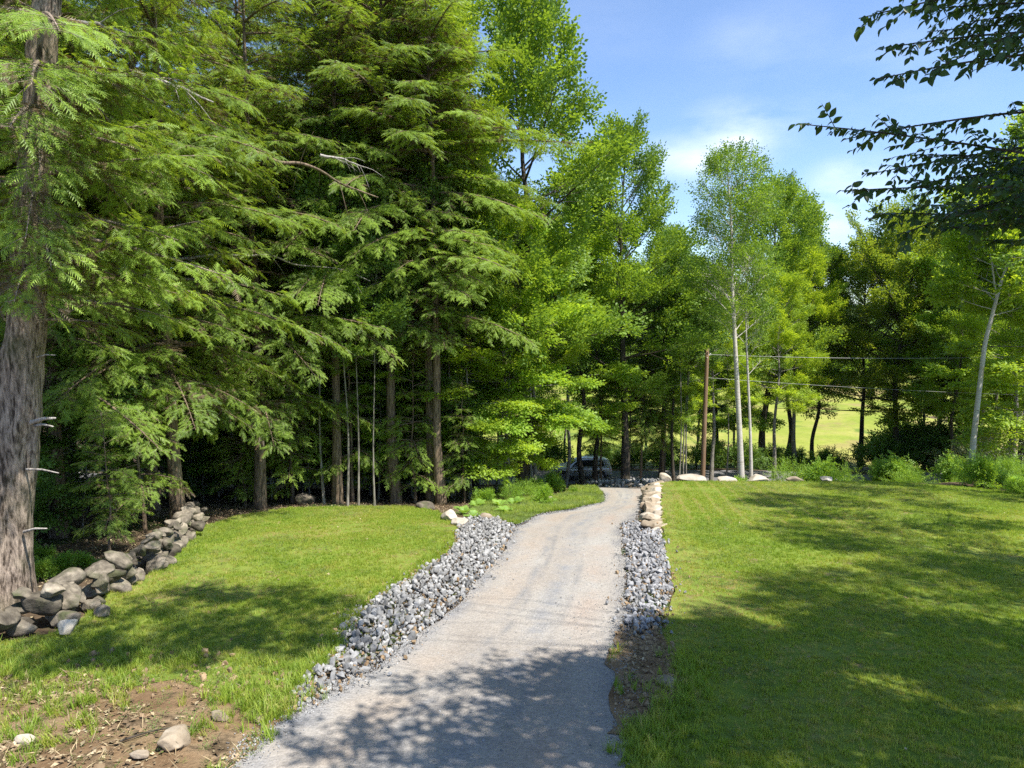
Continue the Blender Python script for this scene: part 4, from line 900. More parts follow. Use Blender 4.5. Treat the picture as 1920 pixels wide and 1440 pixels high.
P_tall = decid(32, 24, .26, 9, 5.0, 40, 'oval', 'bright', 'bark_grey', .66, LT, flat=.3, el_rng=(0, 60))
P_oak = decid(33, 22, .30, 6.5, 5.4, 38, 'vase', 'oak', 'bark_dark', .66, LT, flat=.4, el_rng=(5, 70), subm=(2.3, 4.2))
_zt = np.linspace(0, 14, 8)
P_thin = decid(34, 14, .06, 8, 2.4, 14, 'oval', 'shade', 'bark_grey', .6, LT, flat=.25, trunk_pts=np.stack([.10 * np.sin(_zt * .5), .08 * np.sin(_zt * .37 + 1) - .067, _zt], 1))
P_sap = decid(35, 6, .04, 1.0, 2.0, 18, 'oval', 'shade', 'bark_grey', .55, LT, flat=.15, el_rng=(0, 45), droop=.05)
P_amb = decid(36, 20, .27, 6.0, 7.2, 42, 'vase', 'amber', 'bark_dark', .72, LT, flat=.25, el_rng=(6, 66), subm=(2.0, 3.7), dens=1.0)
P_nar = decid(37, 20, .20, 7.2, 3.1, 38, 'oval', 'oak', 'bark_dark', .6, LT, flat=.3, el_rng=(0, 55))
for px, d, pr, s, ro, lab, nm in [
    (812, 35, P_tall, 1.0, 0.3, 'tall bright yellow green maple rising above the bend', 'maple_tree'), (890, 47, P_oak, .90, 1.3, 'darker crown showing behind the right side of the tall bright maple', 'oak_tree'), (720, 40, P_tall, 1.0, 2.3, 'bright green maple crown filling in behind the hemlocks', 'maple_tree'),
    (955, 34.5, P_un, 1.08, 1.0, 'layered light green maple with twin thin trunks beside the bend', 'maple_tree'), (1000, 37.5, P_un, 1.05, 2.0, 'layered maple leaning out over the bend of the driveway', 'maple_tree'), (880, 32.5, P_un2, .95, 3.0, 'bright layered sapling maple right of the paired trunks', 'maple_tree'),
    (950, 34.2, P_un2, .85, 4.3, 'small maple with leafy plates at the inside of the bend', 'maple_tree'), (1062, 44, P_un, 1.25, 5.3, 'maple crown bridging the gap above the parked car', 'maple_tree'), (1005, 40, P_tall, .66, 2.9, 'middle height maple behind the layered maples', 'maple_tree')]:
    plant(pr, nm, lab, 'tree', atpx(px, d), d, ro, s)
P_shade = decid(38, 19, .2, 8.0, 4.8, 24, 'oval', 'oak', 'bark_grey', .6, LT, flat=.35, el_rng=(0, 55), dens=.46)
k = 0
for px, d, ro in [(645, 28.8, 0), (666, 28.6, 1), (697, 28.4, 2), (600, 29.5, 3), (775, 34, 4), (845, 33, 5), (930, 36, 6)]:
    lab = ['grey thin trunk just right of the pale hemlock trunk', 'second thin grey trunk in the row behind the left lawn', 'thinnest whitish trunk of the row behind the left lawn', 'thin trunk left of the pale hemlock trunk', 'slim trunk in shade left of the paired brown trunks', 'slim trunk just right of the paired brown trunks', 'slim trunk among the layered maples'][k]
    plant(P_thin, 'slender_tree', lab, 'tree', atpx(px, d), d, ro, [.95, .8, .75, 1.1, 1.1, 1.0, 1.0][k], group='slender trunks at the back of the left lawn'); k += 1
T2, b2 = tz([(806, 950), (806, 800), (802, 650), (800, 500), (798, 350)], 31); T2[:, 2] = np.linspace(0, 17, 5)
plant([('trunk', wood_mesh('tree_trunk', [poly_tube(T2, [.22, .18, .16, .13, .08], 10, .08, 3, 3)], M['bark_brown'])), ('crown', P_thin[1][1])], 'twin_trunk_tree', 'brown trunk standing close left of its straight twin', 'tree', b2[0], b2[1], z=b2[2])
# the wood behind: fills the view to the left
r = np.random.default_rng(77)
n_back = 0
for k in range(46):
    x = r.uniform(-44, 1); y = r.uniform(33, 62) if k < 34 else r.uniform(12, 34)
    if k >= 34: x = r.uniform(-36, -19)
    if y > 47 and y < 58: y = 46 - r.uniform(0, 6)
    if x > -4 and y > 40: x -= 6
    hk = r.uniform() < .42
    pr = PH[int(r.integers(0, 2))] if hk else [P_tall, P_oak, P_un, P_nar][int(r.integers(0, 4))]
    plant(pr, 'hemlock_tree' if hk else 'woodland_tree', 'dark hemlock among the trees deep in the left wood' if hk else 'broadleaf tree among the trees deep in the left wood', 'tree', x, y, r.uniform(0, 6), r.uniform(.85, 1.15), group='hemlocks deep in the left wood' if hk else 'broadleaf trees deep in the left wood')
for k in range(44):
    x, y = (r.uniform(-22, -3.5), r.uniform(31, 46)) if k < 34 else (r.uniform(-18, -12.5), r.uniform(14, 28))
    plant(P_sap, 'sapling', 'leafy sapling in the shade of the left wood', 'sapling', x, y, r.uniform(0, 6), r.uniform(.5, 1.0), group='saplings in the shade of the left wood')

# ------------------------------------------------------------------ trees round the road
for px, d, pr, s, ro, lab, nm in [
    (1176, 44.5, P_oak, 1.0, 5.2, 'stout dark trunked broad tree right of the parked car', 'oak_tree'), (1097, 45.0, P_nar, .95, 1.4, 'leaning dark trunk in front of the rear of the parked car', 'oak_tree'), (1117, 46.5, P_nar, .9, 3.0, 'straight dark trunk just right of the parked car', 'oak_tree'),
    (1437, 60, P_oak, 1.08, 0.8, 'dark leaning trunk right of the birches by the field', 'oak_tree'), (1533, 62.5, P_nar, 1.0, 2.0, 'dark slim tree standing alone against the field', 'maple_tree'), (1690, 59, P_amb, 1.03, .5, 'spreading maple with bare dark limbs and yellowing tips', 'maple_tree'),
    (1765, 66, P_amb, 1.0, 3.5, 'second spreading maple behind and right of the first', 'maple_tree'), (1480, 64, P_nar, 1.22, 4.4, 'rounded green crown right of the birch tops', 'maple_tree'), (1855, 52, P_un, 1.5, 1.6, 'green maple just behind the leaning birch', 'maple_tree'),
    (1940, 38, P_un2, 1.35, 1.2, 'bright layered maple behind the top of the leaning birch', 'maple_tree'), (1915, 44, P_tall, .70, 2.2, 'bright green tree at the right edge beyond the lawn', 'maple_tree'), (1985, 38, P_tall, .78, .2, 'tree with bright leaves cut off by the right edge of the picture', 'maple_tree'), 
    (1270, 46, P_nar, .62, .2, 'dark low crowned tree left of the wooden pole', 'oak_tree'), (1350, 62, P_oak, .66, 5.0, 'lower dark tree behind the two birches', 'oak_tree'), (1210, 64, P_un, 1.25, 5.7, 'shaded maple between the stout tree and the pole', 'maple_tree'), (1745, 60, P_un, 1.35, .9, 'dark low maple beyond the road', 'maple_tree'),
    (1500, 60, P_tall, .80, 3.1, 'rounded maple crown hanging over the left of the field', 'maple_tree'), (1385, 63, P_un, 1.2, 1.1, 'shaded maple filling the gap behind the birch trunks', 'maple_tree'), (1310, 61, P_un, 1.15, 4.0, 'maple behind the wooden pole', 'maple_tree'), (1255, 66, P_tall, .72, 0, 'paler round tree far behind the pole', 'maple_tree'),
    (1830, 60, P_un, 1.5, 2.2, 'dense shaded maple left of the right edge thicket', 'maple_tree'), (1900, 56, P_un, 1.6, 5.0, 'dense dark maple at the far right', 'maple_tree'), (1790, 50, P_nar, .8, 4.0, 'narrow green tree just left of the leaning birch', 'maple_tree'), (1460, 52, P_tall, .62, 5.1, 'middle sized leafy tree right of the birch crowns', 'maple_tree'), (1340, 49, P_tall, .62, 2.1, 'leafy tree between the pole and the birches', 'maple_tree'), (1245, 52, P_oak, .82, 2.4, 'green tree just right of the stout dark trunk', 'oak_tree'), (1622, 63, P_amb, .92, 2.2, 'yellowing maple whose crown hangs over the right of the field', 'maple_tree'), (1885, 52, P_tall, .72, 3.0, 'bright leafy tree behind the thicket at the right', 'maple_tree'), (1930, 60, P_oak, .95, 1.0, 'dark broad tree beyond the right edge of the lawn', 'oak_tree')]:
    plant(pr, nm, lab, 'tree', atpx(px, d), d, ro, s)
for q, (px, d) in enumerate([(1278, 44.6), (1287, 45.2), (1293, 44.9), (1369, 52), (1182, 47)]):
    plant(P_thin, 'slender_tree', ['slim trunk left of the wooden pole', 'middle slim trunk of three left of the pole', 'slimmest trunk next to the wooden pole', 'slim dark trunk just left of the thick birch', 'thin sapling trunk right of the stout tree'][q], 'tree', atpx(px, d), d, q * 1.7, 1.0, group='slim trunks near the wooden pole')
for px, d, s_, ro, lab in [(1130, 47.5, .42, 1, 'dark young hemlock behind the stout tree'), (1205, 47, .45, 2, 'dark young hemlock right of the stout tree'), (1245, 48, .40, 3, 'dark young hemlock left of the slim trunks')]:
    plant(PH[1], 'hemlock_tree', lab, 'tree', atpx(px, d), d, ro, s_)
for k in range(13):
    x = -30 + k * 2.9; plant([P_un, P_oak, P_nar][k % 3], 'woodland_tree', 'broadleaf tree across the road behind the left wood', 'tree', x, 60 + 2.2 * (k % 3), k * 1.3, [1.15, .8, .85][k % 3], group='trees across the road behind the left wood')
for k, (px, d, sc__) in enumerate([(430, 31.5, .45), (500, 32, .5), (575, 31.5, .42), (640, 32.5, .5), (705, 32, .55), (770, 33, .6), (800, 32.2, .4), (850, 33.5, .55), (690, 35, .7), (560, 35, .7), (470, 35.5, .7), (400, 33, .6)]):
    plant([P_un, P_un2][k % 2], 'young_maple', 'young maple in the shade behind the trunks at the back of left lawn', 'tree', atpx(px, d), d, k * 1.1, sc__, group='young maples behind the left lawn')
# birches
TB, bb = tz([(1391, 905), (1387, 820), (1381, 700), (1376, 600), (1372, 510), (1371, 420), (1366, 350), (1362, 305)], 36.5)
p = decid(50, TB[-1, 2], .175, 8.2, 2.9, 38, 'oval', 'birch', 'birchbark', .60, LTS, trunk_pts=TB, flat=.5, el_rng=(38, 62), K=14, rough=.03, subm=(3.2, 5.4), droop=-.02)
plant(p, 'birch_tree', 'tall white birch with thick trunk at the back edge of the lawn', 'tree', bb[0], bb[1], z=bb[2])
TB, bb2 = tz([(1409, 905), (1407, 820), (1402, 700), (1399, 620), (1400, 560), (1405, 480)], 36.9)
p = decid(51, TB[-1, 2], .10, 6.4, 1.7, 16, 'oval', 'birch', 'birchbark', .45, LTS, trunk_pts=TB, flat=.5, el_rng=(38, 62), K=12, rough=.02)
plant(p, 'birch_tree', 'thinner white birch stem close right of the thick one', 'tree', bb2[0], bb2[1], z=bb2[2])
TB, bb3 = tz([(1819, 892), (1828, 800), (1840, 700), (1848, 640), (1866, 570), (1880, 520), (1900, 475), (1930, 420), (1975, 330), (2010, 240)], 36)
p = decid(52, TB[-1, 2], .15, 9.3, 3.2, 38, 'oval', 'bright', 'birchbark', .7, LT, trunk_pts=TB, flat=.4, el_rng=(15, 52), K=14, rough=.03, subm=(3.4, 5.2))
fk = np.array([W(px, py, 36) for px, py in [(1868, 562), (1862, 510), (1855, 460), (1850, 410)]]) - bb3
V, F = poly_tube(fk, [.05, .04, .03, .02], 8, 0, 0, 2); T_ = quad2tri(F); T_ = T_[(T_[:, 1] != T_[:, 2]) & (T_[:, 0] != T_[:, 2])]
t = plant(p, 'birch_tree', 'white birch leaning right at the right side of the picture', 'tree', bb3[0], bb3[1], z=bb3[2]); link('fork', mk_mesh('fork', V, T_, M['birchbark'], smooth_=True), t)

# ------------------------------------------------------------------ shrubs, ferns and undergrowth
SH = [shrub(60, 1.7, 1.5, 16, 'herb'), shrub(61, 2.2, 1.3, 14, 'herb', .42, LT), shrub(62, 2.8, 2.4, 20, 'shade', .5, LT), shrub(63, 3.4, 2.0, 18, 'silver', .5, LTS), shrub(64, 1.0, .8, 12, 'herb', .3, LTB)]
for px, d, k, s, ro, lab in [(1490, 36.2, 0, 1.1, 0, 'leafy light green shrub behind the lawn edge right of the birches'), (1545, 35.6, 1, .85, 1, 'bright shrub with upright shoots at the back of the lawn'), (1585, 36.2, 0, .9, 2, 'low shrub at the right end of the boulder row'), (1665, 37.5, 1, .75, 3, 'narrow silvery green sapling beside the road'),
                             (1720, 35, 0, .85, 2.2, 'fresh green shrub where the road meets the lawn corner'), (1395, 35.2, 4, .8, 1.2, 'small leafy sprig growing between the birch trunks')]:
    plant(SH[k], 'shrub', lab, 'shrub', atpx(px, d), d, ro, s)
for px, d, k, s, ro, lab in [(1560, 61, 2, .8, .3, 'dark rounded bush in front of the field'), (1655, 59, 2, 1.2, 1.1, 'big dark bush left of the spreading maple'), (1700, 60.5, 2, 1.7, 2.4, 'dark bush round the foot of the spreading maple'), (1760, 58, 2, 1.5, 3.3, 'dark bush right of the spreading maple'), (1820, 57, 2, 1.5, 4.1, 'dark bush behind the leaning birch'),
                             (1460, 60, 2, .8, 5, 'low bush at the near edge of the field'), (1500, 61, 2, .8, 5.5, 'low bush below the field by the dark slim tree'), (1395, 58, 2, .9, .9, 'bush beyond the road behind the birches'), (1330, 58.5, 2, 1.0, 1.9, 'bush beyond the road behind the pole'), (1250, 58, 2, 1.0, 2.7, 'bush beyond the road left of the pole'), (1190, 58.5, 2, .9, 4.4, 'bush beyond the road right of the stout tree'), (1130, 60, 2, .9, .1, 'bush behind the parked car'),
                             (1865, 44, 3, 1.2, 0, 'tall silvery leaved shrub right of the leaning birch'), (1890, 40, 3, .75, 2, 'lower silvery leaved shrub near the right edge')]:
    plant(SH[k], 'bush', lab, 'bush', atpx(px, d), d, ro, s)
# fill the wood edge beyond the road on the left
for k in range(14):
    x = -26 + k * 2.2; plant(SH[2], 'bush', 'dark bush along the far side of the road behind the left wood', 'bush', x, 57 + r.uniform(-.5, 2), k, r.uniform(.9, 1.3), group='bushes beyond the road behind the left wood')
r = np.random.default_rng(5)
for k in range(26):
    px = r.uniform(1700, 1990); d = np.interp(px, [1700, 1800, 1990], [34, 31.5, 26]) + r.uniform(.2, 6)
    plant(SH[[0, 4, 1, 4][k % 4]], 'shrub', 'low leafy shrub in the thicket right of the lawn', 'shrub', atpx(px, d), d, r.uniform(0, 6), r.uniform(.45, .85), group='low shrubs in the thicket right of the lawn')
for k, (px, py) in enumerate([(905, 945), (985, 935), (1010, 928), (1035, 922), (1052, 918), (960, 940), (1075, 925), (1020, 945)]):
    q = PG(px, py); plant(SH[[4, 0, 4, 1][k % 4]], 'shrub', ['leafy clump left of the slim trunks at the bend', 'green clump at the middle of the bend bank', 'small bush on the bend bank below the maples', 'bush beside the parked car', 'leafy bush hiding the front of the parked car', 'low clump between ferns and maples', 'small clump on the verge near the domed boulder', 'low weedy clump on the edge of the verge'][k], 'shrub', q[0], q[1] + .3, k, [.7, .6, .8, .5, .45, .6, .35, .4][k], group='clumps along the bend')
def fern(seed, n=11, L=.8):
    r = np.random.default_rng(seed); a = np.arange(n) * 2 * PI / n + r.normal(0, .2, n); e = np.radians(r.uniform(45, 75, n))
    D = np.stack([np.cos(a) * np.cos(e), np.sin(a) * np.cos(e), np.sin(e)], 1); A = Cv(np.zeros((n, 3)), D, L * r.uniform(.7, 1.1, n), r.uniform(.35, .5, n))
    out_ = []
    for f in range(n):
        t = np.linspace(.15, 1, 22); i = np.full(22, f); P = A.at(i, t); T = A.tan(i, t); B = norm(np.cross(T, ZA)); w_ = L * .19 * np.sin(np.clip(t, .2, 1) * PI * .93) + .01
        for s in (1, -1):
            tipp = P + B * (s * w_)[:, None] + T * (w_ * .3)[:, None] - ZA * .01; out_.append(np.stack([P - T * .014, P + T * .014, tipp], 1))
    V = np.concatenate(out_).reshape(-1, 3); F = np.arange(len(V)).reshape(-1, 3)
    return [('fronds', mk_mesh('fern_fronds', V, F, M['fern'], {'tint': np.repeat(r.uniform(0, 1, len(F)), 3), 'tip': np.tile([0, 0, .5], len(F))}))]
FN = [fern(1), fern(2)]
for k, (px, py) in enumerate([(895, 950), (935, 950), (870, 962), (950, 962), (915, 938), (888, 972), (965, 945)]):
    q = PG(px, py); plant(FN[k % 2], 'fern', 'light green fern on the bank above the stone border', 'fern', q[0], q[1], k, .9, group='ferns above the stone border')
Qf = []
rr = np.random.default_rng(15)
# leafy plants beside the big trunk
for k, (px, py, s) in enumerate([(70, 1085, .5), (115, 1070, .45), (45, 1050, .5), (160, 1060, .35), (85, 1045, .35)]):
    q = PG(px, py); plant(SH[4], 'leafy_plant', 'light green leafy plant in the sun spot behind the wall', 'plant', q[0], q[1], k, s, group='leafy plants in the sun spot behind the wall')
# far wood as one mass
def far_wood():
    r = np.random.default_rng(88); n = 150; x = np.concatenate([r.uniform(-60, 190, 110), r.uniform(-40, 110, 40)]); y = np.concatenate([r.uniform(158, 215, 110), r.uniform(220, 280, 40)]); P = []; S = []
    for i in range(n):
        m = 150; R = np.array([r.uniform(4, 6.5), r.uniform(4, 6.5), r.uniform(5, 8)]); c = np.array([x[i], y[i], float(G(x[i], y[i])) + R[2] * .8 + r.uniform(0, 2)])
        d = norm(r.normal(0, 1, (m, 3))); q = r.uniform(.55, 1, m) ** .5; lump = 1 + .22 * np.sin(d[:, 0] * 5 + i) * np.sin(d[:, 1] * 5 + 2 * i) * 1.0 + .15 * np.sin(d[:, 2] * 9 + i)
        P.append(c + d * R * (q * lump)[:, None])
    P = np.vstack(P); n2 = len(P); D = norm(r.normal(0, 1, (n2, 3)) * np.array([1, 1, .4])); C = Cv(P, D, np.ones(n2), np.zeros(n2)); V, F, ti, tp = place([tpl_leaf(70, 5, .6, .9, .6, .6)], C, 1.6, r, .6)
    return mk_mesh('far_wood', V, F, M['oak'], {'tint': ti, 'tip': tp})
link('far_wood', far_wood(), kind='stuff', label='far wood of rounded green trees beyond the field', category='wood')
print('trees done')

# ------------------------------------------------------------------ off-frame trees on the right whose shade falls on lawn and drive
for x, y, pr, s, ro, lab in [(15.2, 6.2, P_shade, .95, .3, None), (17.6, 13.4, P_shade, .82, 2.0, None), (18.8, 19.8, P_shade, .86, 1.0, None), (24.0, 27.0, P_shade, .90, 4.4, None), (21.5, 9.5, P_shade, .95, 3.3, None)]:
    if pr is None: continue
    plant(pr, 'shade_tree', 'tall tree just outside the right edge that shades the lawn', 'tree', x, y, ro, s, group='tall trees outside the right edge')

# unseen added tree right of frame; leaf clumps set sunward to shade drive, lawns
ox, oy = 11.5, 5.4; oz = float(G(ox, oy)); oT = thing('added_shade_tree', 'unseen tree added outside the right edge, leaf clumps set to shade drive and lawns', 'tree', (ox, oy, oz)); oo = np.array([ox, oy, oz])
r = np.random.default_rng(31); wp = [poly_tube([[0, 0, -.1], [.1, 0, 6], [-.2, .1, 12], [-.4, .2, 19]], [.32, .26, .2, .06], 12, .04, 2, 3)]; tw = []
for (px, py, rx, ry, hh, n_) in [(170, 1232, 1.1, .35, 12, 80), (330, 1215, 1.0, .4, 12.5, 85), (450, 1165, 1.2, .5, 13, 110), (540, 1205, .9, .3, 13, 60), (380, 1120, 1.3, .35, 13.5, 90), (480, 1110, 1.2, .3, 13.5, 60), (150, 1190, .8, .3, 12, 40), (620, 1170, .6, .25, 13, 30), (570, 1130, .9, .3, 13.5, 60), (250, 1150, .8, .3, 13, 40), (870, 1290, .8, .3, 11, 24), (960, 1270, .7, .3, 11, 24), (690, 1400, 1.0, .35, 10.5, 34), (1010, 1295, .7, .5, 10.5, 60), (1080, 1250, .6, .3, 10.5, 40), (1180, 1400, 1, .6, 10.5, 50), (1090, 1350, .9, .5, 10.5, 44), (1235, 1300, .8, .6, 10.5, 44), (1260, 1390, .9, .6, 10.5, 50), (1310, 1200, .9, .4, 11, 40), (960, 1400, .9, .6, 10.5, 60), (1060, 1420, 1, .5, 10.5, 70), (880, 1360, .8, .4, 10.5, 40), (840, 1425, .8, .4, 10.5, 30), (1330, 1290, .8, .5, 10.5, 40)]:
    c = PG(px, py) + SUN * (hh / SUN[2]) - oo; root = np.array([-.2, .1, r.uniform(7.5, 13)]); wp.append(poly_tube([root, (root + c) / 2 + np.array([r.uniform(-1, 1), r.uniform(-1.8, 1.8), r.uniform(0, 1)]), c], [.018, .008, .004], 6, 0, 0, 3))
    P_ = c + np.column_stack([r.normal(0, rx * .55, n_), r.normal(0, ry * .6, n_), r.normal(0, .35, n_)]); a = r.uniform(0, 6.28, n_); n_ = int(n_ * .8); P_ = P_[:n_]; a = a[:n_]; tw.append(Cv(P_, np.stack([np.cos(a), np.sin(a), r.normal(-.1, .2, n_)], 1), np.full(n_, .4), np.zeros(n_)))
P2 = np.column_stack([r.normal(0, 2.2, 2600), r.normal(0, 2.2, 2600), r.uniform(9.5, 20, 2600)])
V, F, ti, tp = place(LT, cat(*tw), .55, r, .6); link('crown', mk_mesh('crown', V, F, M['maple'], {'tint': ti, 'tip': tp}), oT); link('trunk', wood_mesh('added_tree_trunk', wp, M['bark_grey']), oT)

# beech whose dark boughs hang into the upper right corner
bx, by = 10.8, 3.8
bz = float(G(bx, by)); bT = thing('beech_tree', 'beech whose dark leafy boughs hang into the upper right corner', 'tree', (bx, by, bz))
bo = np.array([bx, by, bz])
V, F = poly_tube([[0, 0, -.1], [.05, .1, 3], [-.05, .1, 6], [0, .2, 9.5], [.1, .1, 14]], [.3, .24, .2, .14, .04], 14, .04, 2, 3)
wp = [(V, F)]
r = np.random.default_rng(404)
fr_all = []
specs = [  # root (off frame), tip px, distance, droop, secondary length
    ((2150, 330), (1500, 232), 6.0, .05, .55, 15), ((2150, 200), (1585, 262), 6.3, .1, .4, 10), ((2160, 360), (1578, 358), 6.2, .06, .60, 18), ((2160, 430), (1640, 400), 6.8, .06, .5, 16), ((2100, 330), (1690, 440), 6.4, .10, .45, 13),
    ((2150, -60), (1618, 34), 5.6, .08, .50, 15), ((2150, 60), (1650, 92), 5.9, .1, .45, 13), ((2150, 90), (1652, 148), 5.8, .1, .4, 11), ((2150, -20), (1760, 130), 5.4, .1, .4, 9), ((2150, 320), (1700, 290), 7.0, .06, .5, 16), ((2150, 380), (1755, 410), 6.0, .08, .4, 12),
    ((2160, 250), (1640, 325), 7.2, .06, .5, 15), ((2150, -120), (1700, -10), 5.8, .08, .5, 13), ((2150, 380), (1800, 350), 5.6, .06, .45, 14), ((2150, 20), (1820, 40), 6.2, .06, .5, 14), ((2150, 480), (1840, 450), 6.9, .08, .4, 10), ((2150, 300), (1720, 345), 6.6, .06, .5, 18), ((2150, 340), (1790, 300), 7.4, .06, .5, 16), ((2150, 400), (1720, 385), 7.6, .06, .5, 16), ((2150, 10), (1720, 20), 6.2, .08, .5, 16), ((2150, 60), (1790, 85), 6.4, .08, .5, 15), ((2150, -40), (1790, -20), 6.6, .08, .5, 15), ((2150, 420), (1760, 430), 6.3, .07, .5, 16), ((2150, 360), (1850, 340), 6.8, .07, .5, 16), ((2150, 40), (1740, 60), 7.0, .06, .5, 15), ((2150, 0), (1800, 0), 7.4, .06, .5, 15), ((2150, 440), (1790, 395), 7.0, .07, .5, 15)]
for (rx, ry), (tx, ty), d, dp, sl, ns_ in specs:
    a = W(rx, ry, d + .3) - bo; q = W(tx, ty, d) - bo; L = np.linalg.norm(q - a); D = norm((q - a) / L + ZA * dp)
    lim = Cv(a[None], D[None], np.array([L]), np.array([dp])); V, F = tubes(lim, .016, .004, 6, 8); T_ = quad2tri(F)
    link('bough', mk_mesh('bough', V, T_, M['bark_dark'], smooth_=True), bT)
    tr = np.array([0, .1, max(a[2] - 1.0, 2)]); wp.append(poly_tube([tr, (tr + a) / 2 + ZA * .2, a], [.05, .035, .017], 7, 0, 0, 2))
    S_ = kids(lim, int(ns_ * 1.5), .06, .98, math.radians(40), lambda Lp, t, q_: sl * (1.15 - .75 * t) * q_.uniform(.6, 1.2, len(t)), .12, r, flat=.3)
    wp.append(tubes(S_, .004, .002, 3, 3))
    both = cat(S_, Cv(lim.at(np.array([0]), np.array([.45])), lim.tan(np.array([0]), np.array([.45])), lim.L * .55, np.array([dp * .5]), lim.N))
    lf = kids(both, both.L / .042 + 2, .05, 1.0, math.radians(55), lambda Lp, t, q_: np.full(len(t), .085) * q_.uniform(.7, 1.25, len(t)), 0.0, r, flat=.25, lift=-.35, angj=.35)
    fr_all.append(lf)
fr = cat(*fr_all)
# leaf mesh: ovate, folded, with a short stalk
def beech_leaf():
    xs = [0, .12, .3, .5, .7, .88, 1.0]; ws = [.0, .13, .25, .28, .21, .09, 0.0]
    V = []; F = []
    for k, (x, w_) in enumerate(zip(xs, ws)):
        z = -.18 * x * x; V += [(x, w_, z + .10 * w_ / .28), (x, 0, z), (x, -w_, z + .10 * w_ / .28)]
    for k in range(len(xs) - 1):
        a = 3 * k; F += [(a, a + 1, a + 4), (a, a + 4, a + 3), (a + 1, a + 2, a + 5), (a + 1, a + 5, a + 4)]
    V = np.array(V, float); return V, np.array(F)
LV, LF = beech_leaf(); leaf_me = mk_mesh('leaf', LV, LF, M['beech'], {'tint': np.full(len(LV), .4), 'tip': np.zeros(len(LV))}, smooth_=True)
prj = project(fr.P + bo); vis = (prj[:, 0] < 1925) & (prj[:, 1] > -5)
order = np.argsort(-(vis * 10.0 + fr.L / prj[:, 2] * 5 + (prj[:, 0] < 1700) * .5)); top = order[:300]; rest = order[300:]
for i in top:
    X = fr.D[i]; Nn = norm(fr.N[i] - X * (fr.N[i] @ X)); a = r.normal(0, .5); Y = np.cross(Nn, X); Y2 = Y * math.cos(a) + Nn * math.sin(a); N2 = np.cross(X, Y2)
    m = Matrix(((X[0], Y2[0], N2[0]), (X[1], Y2[1], N2[1]), (X[2], Y2[2], N2[2])))
    link('leaf', leaf_me, bT, fr.P[i], m.to_euler(), float(fr.L[i]) * .90)
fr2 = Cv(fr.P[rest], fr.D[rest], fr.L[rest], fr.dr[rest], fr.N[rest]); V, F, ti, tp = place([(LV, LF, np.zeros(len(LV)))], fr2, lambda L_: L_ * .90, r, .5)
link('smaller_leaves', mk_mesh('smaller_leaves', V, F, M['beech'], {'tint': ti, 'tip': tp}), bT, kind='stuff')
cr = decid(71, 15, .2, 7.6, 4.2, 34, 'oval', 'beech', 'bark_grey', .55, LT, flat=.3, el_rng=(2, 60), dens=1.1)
link('crown', cr[1][1], bT); link('trunk', wood_mesh('beech_trunk', wp + [mesh_arrays(cr[0][1])] if False else [(v, f) for v, f in wp], M['bark_dark']), bT)

# ------------------------------------------------------------------ pole and wires
pd = 42.5; pb = W(1317, 908, pd); px_, py_ = pb[0], pd; gz = float(G(px_, py_)); topz = W(1324, 652, pd)[2]
pole = thing('utility_pole', 'bare brown wooden utility pole behind the lawn edge', 'pole', (px_, py_, gz))
V, F = poly_tube([[0, 0, -.3], [.02, 0, 3], [.05, 0, 6], [.08, 0, topz - gz]], [.155, .145, .13, .115], 16, .012, 1, 4)
link('post', wood_mesh('post', [(V, F)], M['pole']), pole)
hz = topz - gz
def boxm(sx, sy, sz, mat, name='bracket'):
    bm = bmesh.new(); bmesh.ops.create_cube(bm, size=1); bmesh.ops.scale(bm, vec=(sx, sy, sz), verts=bm.verts); bmesh.ops.bevel(bm, geom=bm.edges[:], offset=min(sx, sy, sz) * .15, segments=1, affect='EDGES'); me = bpy.data.meshes.new(name); bm.to_mesh(me); bm.free(); me.materials.append(mat); return me
link('bracket', boxm(.16, .05, .08, M['metal']), pole, (.2, -.04, hz - .45)); link('bracket', boxm(.05, .14, .05, M['metal']), pole, (.03, -.17, hz - .62))
link('insulator', boxm(.07, .07, .1, M['lampglass'], 'insulator'), pole, (.27, -.04, hz - .38))
def wire(a, b, sag, rad, lab):
    n = 28; t = np.linspace(0, 1, n); P = a + (b - a) * t[:, None] - ZA * (4 * sag * t * (1 - t))[:, None]; V, F = poly_tube(P, np.full(n, rad), 5); link('cable', wood_mesh('cable', [(V, F)], M['wire']), label=lab, category='cable', group='overhead cables')
ptop = np.array([px_ + .14, py_, topz - .42])
wire(ptop, W(2050, 664, 42), .25, .013, 'upper cable running right from the pole top past the leaning birch')
wire(ptop, W(960, 745, 50), .25, .011, 'cable running left from the pole top into the trees')
low = np.array([px_ + .1, py_, W(1322, 708, pd)[2]])
wire(low, W(2100, 745, 46), .2, .010, 'lower cable running right across the trees'); wire(low, W(900, 790, 52), .3, .009, 'lower cable running left from the pole')
wire(W(1130, 775, 52), W(900, 800, 44), .1, .009, 'short low cable sagging over the parked car')

